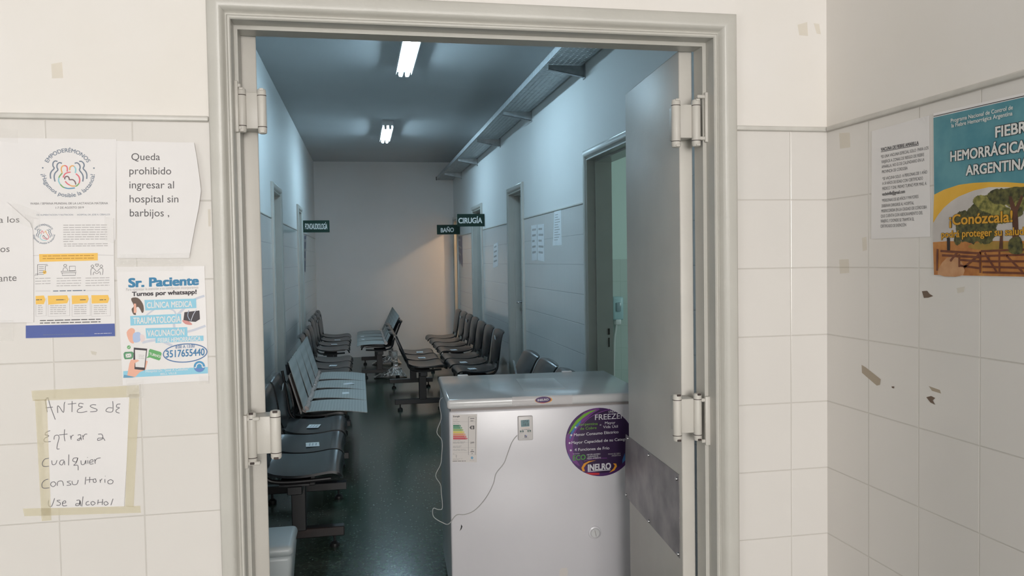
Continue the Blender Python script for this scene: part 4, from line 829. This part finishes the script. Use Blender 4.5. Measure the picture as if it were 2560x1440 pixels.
# soap dispenser on the green room wall
m_disp = principled('pale_blue_plastic', (.42, .58, .62), .3); p = at(1541, 772, 'y', 4.66)
r = empty('soap_dispenser', (p.x, 4.70, p.z), 'pale soap dispenser on the green room wall beyond the open doorway', 'dispenser')
mb = MB(); mb.box((p.x-.05, 4.60, p.z-.10), (p.x+.05, 4.70, p.z+.11), m_disp, .018, 3); obj('body', mb, r)
mb = MB(); mb.box((p.x-.02, 4.585, p.z-.02), (p.x+.02, 4.605, p.z+.06), principled('grey_window', (.3, .38, .42), .2), .006, 2); obj('level_window', mb, r)
mb = MB(); mb.box((p.x-.025, 4.60, p.z-.14), (p.x+.025, 4.66, p.z-.09), m_whitemetal, .008, 2); obj('nozzle', mb, r)
mb = MB(); mb.tube(smooth_path([at(x, y, 'y', 4.685) for x, y in ((1539, 795), (1541, 815), (1537, 845), (1536, 880), (1535, 920), (1536, 980))], 4), .008, m_whitemetal, 8)
obj('white_cable', mb, None, label='white cable hanging on the green room wall below the dispenser', cat='cable', origin=at(1541, 815, 'y', 4.685))

# pale waste bin behind the left leaf
m_bin = principled('pale_grey_plastic', (.50, .55, .57), .35)
r = empty('waste_bin', (-.60, .93, 0), 'pale rounded bin on the floor beside the left door leaf', 'bin')
mb = MB(); bm = bmesh.new(); bmesh.ops.create_cube(bm, size=1)
for v in bm.verts:
    top = v.co.z > 0; v.co = V3((-.60+v.co.x*(.27 if top else .20), .93+v.co.y*(.24 if top else .18), .375 if top else .0))
bmesh.ops.bevel(bm, geom=bm.edges[:], offset=.018, segments=3, profile=.5, affect='EDGES'); mb.bm(bm, m_bin, None, True); obj('body', mb, r)
mb = MB(); mb.box((-.738, .805, .372), (-.462, 1.055, .412), m_bin, .018, 3); obj('lid', mb, r)

# ------------------------------------------------------------------ freezer
m_fz = textured('white_freezer_enamel', (.67, .655, .685), (.65, .635, .665), 4, .24)
m_lid = textured('white_lid_enamel', (.66, .655, .66), (.63, .63, .635), 5, .13, (40, .05, .001))
m_gask = principled('grey_gasket', (.30, .27, .26), .6)
FA = math.radians(-2.6); FM = Matrix.Translation((.130, .985, 0)) @ Matrix.Rotation(FA, 4, 'Z'); FWD, FDP = .815, .665
fz = empty('chest_freezer', (0, 0, 0), 'white chest freezer on castors standing behind the open right leaf', 'freezer', M=FM)
mb = MB(); mb.box((.004, .006, .055), (FWD-.004, FDP-.004, .838), m_fz, .008, 3); obj('body', mb, fz, False)
mb = MB(); mb.box((.012, .012, .836), (FWD-.012, FDP-.01, .852), m_gask); obj('gasket', mb, fz, False)
mb = MB(); mb.box((-.004, -.006, .848), (FWD+.004, FDP, .886), m_lid, .012, 4); lid = obj('lid', mb, fz, False)
for x in (.09, .60): mb = MB(); mb.box((x, FDP-.012, .835), (x+.05, FDP+.012, .890), m_lid, .004, 2); obj('hinge', mb, fz, False)
for x in (.035, FWD-.035):
    for y in (.06, FDP-.03):
        mb = MB(); mb.tube([(x-.014, y, .027), (x-.012, y, .027), (x+.012, y, .027), (x+.014, y, .027)], [.018, .027, .027, .018], m_dark, 18); k = obj('castor', mb, fz, False)
        mb = MB(); mb.box((x-.018, y-.012, .04), (x+.018, y+.012, .057), m_gask, .003, 1); obj('castor_fork', mb, k, False)
U_ = V3((math.cos(FA), math.sin(FA), 0)); N_ = V3((math.sin(FA), -math.cos(FA), 0))
FS = lambda lift=.0006: Sheet(FM @ V3((0, .006, 0)), U_, N_, lift)
LS = lambda lift=.0006: Sheet(FM @ V3((0, -.006, 0)), U_, N_, lift)
# energy label
s = FS(); c = lambda x, y: (1110+x/9, 1030+y/9); PT = 'printed_graphics'; m_lab = principled('label_paper', (.66, .62, .60), .35)
for k, (x, y, col) in enumerate(((385, 290, (60, 128, 100)), (415, 336, (84, 150, 112)), (440, 384, (140, 168, 98)), (465, 433, (214, 198, 90)), (490, 481, (214, 150, 104)), (510, 529, (204, 100, 96)), (535, 576, (194, 76, 90)))):
    s.poly(PT, [c(205, y), c(x-28, y), c(x, y+21), c(x-28, y+42), c(205, y+42)], ink('energy_band_%s' % 'abcdefg'[k], col)); s.text('lettering', 'ABCDEFG'[k], c(x-46, y+34), c(x-28, y+34), 2.8, m_lab, 3)
s.stroke(PT, [c(550, 112), c(722, 108), c(708, 962), c(550, 965)], .7, m_ink, 2, 0, True)
for y in (222, 690, 805, 912): s.stroke(PT, [c(200, y), c(720, y-6)], .4, m_inkl, 2, 0)
s.poly(PT, [c(572, 350), c(605, 310), c(682, 305), c(682, 388), c(605, 390)], m_ink, 2); s.text('lettering', 'B', c(618, 378), c(655, 377), 6, m_lab, 3, .02)
s.text('lettering', 'Energía', c(205, 117), c(355, 110), 3.6, m_ink, 2, .03); s.text('lettering', '299', c(592, 712), c(676, 706), 4.2, m_ink, 2, .02); s.text('lettering', 'T', c(262, 1036), c(292, 1035), 6, m_ink, 2)
s.ellipse(PT, c(630, 1030), 3.2, 3.4, ink('seal_blue', (120, 165, 195)), 2)
for y, x0, x1, h in ((185, 205, 315, 1.6), (220, 205, 350, 1.6), (262, 205, 340, 1.6), (645, 200, 365, 1.6), (680, 200, 475, 1.8), (695, 200, 470, 1.8), (712, 200, 440, 1.8), (770, 200, 395, 1.4), (785, 200, 380, 1.4), (802, 200, 370, 1.4), (848, 200, 485, 1.8), (870, 200, 520, 1.8), (945, 200, 230, 1.6), (963, 200, 290, 1.2), (1060, 200, 420, 1.2), (1075, 200, 340, 1.2), (1112, 195, 490, 2), (155, 588, 682, 2.4), (208, 595, 675, 2.2), (862, 612, 655, 2), (900, 595, 675, 2.6), (945, 618, 645, 2), (1092, 575, 685, 1.2)):
    s.greek('small_print', c(x0, y), c(x1, y-4), h, m_ink if h > 1.9 else m_inkl)
s.base('energy_label', [c(190, 62), c(745, 48), c(740, 1130), c(185, 1126)], m_lab, 'energy label with coloured bands', parent=fz)
# round promotional sticker
s = FS(); c = lambda x, y: (1380+x/6.545, 1000+y/6.545); PT = 'printed_graphics'
mp = textured('sticker_purple', srgb(64, 34, 84), srgb(78, 42, 98), 9, .25); mp2 = ink('sticker_violet', (112, 58, 128), .25); mp3 = ink('sticker_dark_violet', (52, 32, 66), .25); mgn = ink('sticker_green', (110, 165, 50), .25); mbl = ink('sticker_blue', (66, 110, 165), .25); mor = ink('sticker_orange', (222, 150, 50), .25); mrd = ink('sticker_red', (190, 50, 60), .25); mwt = ink('sticker_white', (205, 202, 208), .4)
s.ellipse('sticker_face', (1499.5, 1105), 86, 85.5, mp, 0, n=64)
s.poly(PT, [c(230, 640), c(262, 540), c(300, 560), c(360, 440), (1462, 1030), (1500, 1022), (1450, 1062), (1432, 1105), (1436, 1140), (1450, 1165), (1430, 1152), (1418, 1125)], mp2, 1, 3)
s.poly(PT, [(1470, 1045), (1500, 1026), (1545, 1033), (1575, 1068), (1580, 1105), (1570, 1140), (1540, 1172), (1500, 1183), (1465, 1165), (1446, 1130), (1448, 1085)], mp3, 2, 4)
s.poly(PT, [c(265, 570), c(320, 440), c(400, 330), c(520, 230), c(640, 175), c(730, 158), c(620, 215), c(500, 300), c(400, 400), c(325, 500)], mgn, 3); s.poly(PT, [c(285, 620), c(315, 520), c(390, 410), c(480, 325), c(470, 370), c(390, 470), c(330, 560), c(300, 640)], mbl, 3)
s.stroke(PT, [c(470, 430), c(600, 300), c(760, 210), c(950, 150)], 2, mp2, 3); s.stroke(PT, [c(520, 1000), c(680, 960), c(900, 950)], 1.6, mp2, 3); s.stroke(PT, [c(270, 880), c(290, 950), c(330, 1010)], 1.2, mbl, 3); s.poly(PT, [c(1150, 980), c(1190, 870), c(1200, 980), c(1150, 1040)], mbl, 3)
s.poly(PT, [c(720, 985), c(600, 1000), c(520, 1040), c(480, 1110), c(500, 1165), c(540, 1165), c(520, 1110), c(560, 1050), c(620, 1015)], mor, 4); s.poly(PT, [c(1000, 1035), c(1050, 1040), c(1062, 1085), c(1020, 1150), c(935, 1190), c(1005, 1120), c(1028, 1075)], mor, 4); s.poly(PT, [c(545, 1190), c(775, 1190), c(775, 1222), c(680, 1228), c(620, 1220)], mrd, 4)
for t, a, b, h, m, bo in (('LÍNEA HOGAR', (925, 208), (1195, 194), 5, mwt, 0), ('FREEZER', (703, 327), (1196, 298), 13.5, mwt, .008), ('Serpentina', (440, 421), (746, 405), 6.6, mgn, 0), ('de Cobre', (460, 489), (728, 472), 6.6, mgn, 0), ('=', (780, 428), (806, 426), 6, mwt, 0), ('Mayor', (865, 397), (1036, 388), 6.6, mwt, 0), ('Vida Útil', (835, 462), (1076, 450), 6.6, mwt, 0), ('Menor Consumo Eléctrico', (358, 592), (1088, 541), 7, mwt, .008), ('Mayor Capacidad de su Categoría', (318, 721), (1305, 652), 7, mwt, .008), ('4 Funciones de Frío', (368, 836), (938, 805), 7, mwt, .008), ('TECNOLOGÍA', (338, 888), (452, 880), 1.8, mwt, 0), ('ECO', (340, 990), (550, 972), 12.5, ink('eco_green', (70, 130, 60), .3), .03), ('MAYOR AHORRO', (570, 908), (790, 893), 3.6, mwt, 0), ('CUIDANDO EL', (582, 939), (760, 926), 3.6, mwt, 0), ('MEDIO AMBIENTE', (572, 970), (800, 955), 3.6, mwt, 0), ('MANO DE OBRA', (918, 896), (1120, 883), 3.4, m_inkl, 0), ('ARGENTINA', (975, 923), (1126, 914), 3.4, m_inkl, 0), ('INELRO', (585, 1156), (965, 1126), 15, mwt, .04)):
    s.text('lettering', t, c(*a), c(*b), h, m, 5, bo)
s.stroke('lettering', [c(585, 1170), c(955, 1142)], 1.8, mwt, 5, 0)
for q in ((385, 448), (315, 575), (287, 703), (307, 823)): s.ellipse('lettering', c(*q), 2.4, 2.4, mwt, 5, n=16)
rs = obj('promotional_sticker', s.parts['sticker_face'], fz, label='round purple promotional sticker')
for k in (PT, 'lettering'): obj(k, s.parts[k], rs)
# maker's badge on a clear strip, lid paper, knob, paint chip
s = LS(.0008); c = lambda x, y: (1270+x/9.6, 960+y/9.6)
m_strip = see_through('glossy_clear_strip', (.8, .76, .76), .25, .05, (30, .5, .006))
s.ellipse('badge', (1359, 1000), 21.5, 8, mor, 1, -.06); s.ellipse('badge', (1358, 999.5), 19.5, 7.8, mp, 2, -.06); s.poly('badge', [c(760, 445), c(900, 448), c(860, 458), c(800, 457)], mrd, 3); s.text('badge', 'INELRO', c(710, 412), c(972, 392), 4.8, mwt, 3, .03)
s.base('badge_strip', [(1280, 992), (1431, 987), (1431, 1010), (1280, 1015)], m_strip, 'clear strip with the purple oval badge', parent=lid, thick=.0004)
TS = Sheet((0, 0, .886), (1, 0, 0), (0, 0, 1), .0012); c = lambda x, y: (1060+x/2.667, 900+y/2.667)
m_sleeve = textured('sheet_in_plastic_sleeve', (.82, .83, .84), (.76, .78, .79), 12, .10)
for k in range(9):
    a = k/9; s0 = (c(628, 140+5*k)[0]+k*1.0, c(628, 142+5.4*k)[1]); s1 = (c(860, 140)[0]+k*2.6, c(860, 138+5.4*k)[1]); TS.greek('printed_text', s0, s1, .8, m_inkl)
TS.stroke('printed_text', [c(618, 133), c(862, 126)], 1.2, m_ink, 3, 0)
TS.base('paper_sheet', [c(612, 125), c(866, 121), c(945, 189), c(662, 201)], m_sleeve, 'printed sheet in a plastic sleeve lying on the freezer lid', 'paper')
pk = cast(1486.7, 1331, FS().O, N_); mb = MB(); mb.tube([pk, pk+N_*.004, pk+N_*.006], [.027, .026, .022], m_fz, 32); kn = obj('dial_knob', mb, fz)
mb = MB(); mb.tube([pk+N_*.004, pk+N_*.012, pk+N_*.014], [.0195, .0185, .016], m_lid, 32); dk = obj('dial', mb, kn)
mb = MB(); a = V3((0, 0, 1)); mb.cyl(pk+N_*.0142+a*.014-U_*.003, pk+N_*.0142-a*.012+U_*.003, .0009, m_gask, 6); obj('pointer_groove', mb, dk)
s = FS(); s.poly('paint_chip', [(1153, 1311), (1156, 1316), (1154, 1322), (1149, 1328), (1152, 1320)], m_dark); s.poly('sticker_remnant', [(1399, 1426), (1404, 1420), (1417, 1419), (1420, 1430), (1417, 1446), (1398, 1446)], m_lab)
for k, v in s.parts.items(): obj(k, v, fz)
# digital thermometer and its probe wire
s = FS(.0005); c = lambda x, y: (1270+x/9.6, 960+y/9.6); m_th = principled('white_thermometer_case', (.66, .63, .62), .35)
q = [cast(*c(*p), s.O, N_) for p in ((222, 770), (578, 746), (596, 1330), (246, 1340))]; o0 = (q[0]+q[1]+q[2]+q[3])/4; hw = ((q[1]-q[0]).length+(q[2]-q[3]).length)/4; hh = ((q[3]-q[0]).length+(q[2]-q[1]).length)/4
TM = Matrix.Translation(o0) @ Matrix.Rotation(FA, 4, 'Z')
th = empty('digital_thermometer', o0, 'small white digital thermometer stuck on the freezer front', 'thermometer')
mb = MB(); mb.box((-hw, -.013, -hh), (hw, -.0003, hh), m_th, .004, 3, M=TM); obj('case', mb, th)
s = Sheet(TM @ V3((0, -.013, 0)), U_, N_, .0004); m_lcd = principled('lcd_screen', srgb(98, 132, 138), .15); m_seg = principled('lcd_segments', srgb(30, 52, 56), .4)
s.poly('screen', [c(305, 870), c(512, 855), c(515, 1015), c(315, 1030)], m_lcd); s.text('screen', '27.4', c(355, 938), c(476, 928), 6.4, m_seg, 3); s.text('screen', '-18.0', c(325, 1010), c(500, 1000), 6, m_seg, 3)
s.greek('printed_text', c(318, 1062), c(505, 1050), .7, mor); s.greek('printed_text', c(330, 1100), c(520, 1088), 1.3, m_ink); s.greek('printed_text', c(275, 1180), c(375, 1172), .8, m_ink); s.greek('printed_text', c(470, 1165), c(555, 1160), .8, m_ink); s.greek('printed_text', c(350, 1310), c(500, 1300), .8, m_slate)
s.poly('printed_logo', [c(402, 1222), c(418, 1220), c(420, 1288), c(403, 1290)], ink('logo_navy', (28, 32, 70))); s.poly('printed_logo', [c(434, 1240), c(450, 1238), c(452, 1285), c(436, 1287)], ink('logo_navy_two', (28, 32, 70))); s.poly('printed_logo', [c(420, 1225), c(450, 1222), c(448, 1240), c(422, 1255)], ink('logo_pale', (160, 170, 215)), 2)
for k, v in s.parts.items(): obj(k, v, th)
for p in ((305, 1137), (358, 1133), (482, 1125), (532, 1122)):
    a = cast(*c(*p), s.O, N_); mb = MB(); mb.capsule(a, a+N_*.002, .0034, ink('button_grey_green', (96, 118, 116)), 14); obj('button', mb, th)
front = [(1293, 1088), (1285, 1097), (1277.5, 1110), (1268, 1136), (1259, 1159), (1240, 1183), (1234, 1207), (1221, 1234), (1204, 1258), (1184, 1277), (1161, 1286), (1141, 1287), (1122, 1309)]
pts = [cast(x, y, FS().O, N_)+N_*.003 for x, y in front]
side = [(1107, 1307), (1084, 1292), (1083, 1271), (1096, 1274), (1106, 1269), (1103, 1230), (1101, 1211), (1089, 1189), (1101, 1162), (1104, 1140), (1105, 1102), (1092, 1080), (1103, 1046), (1099, 1016), (1100, 1000), (1107, 994)]
pts += [at(x, y, 'y', 1.0+.012*i) for i, (x, y) in enumerate(side)]
mb = MB(); mb.tube(smooth_path(pts, 4), .0016, principled('white_thin_wire', (.46, .45, .44), .4), 6); obj('probe_wire', mb, th)
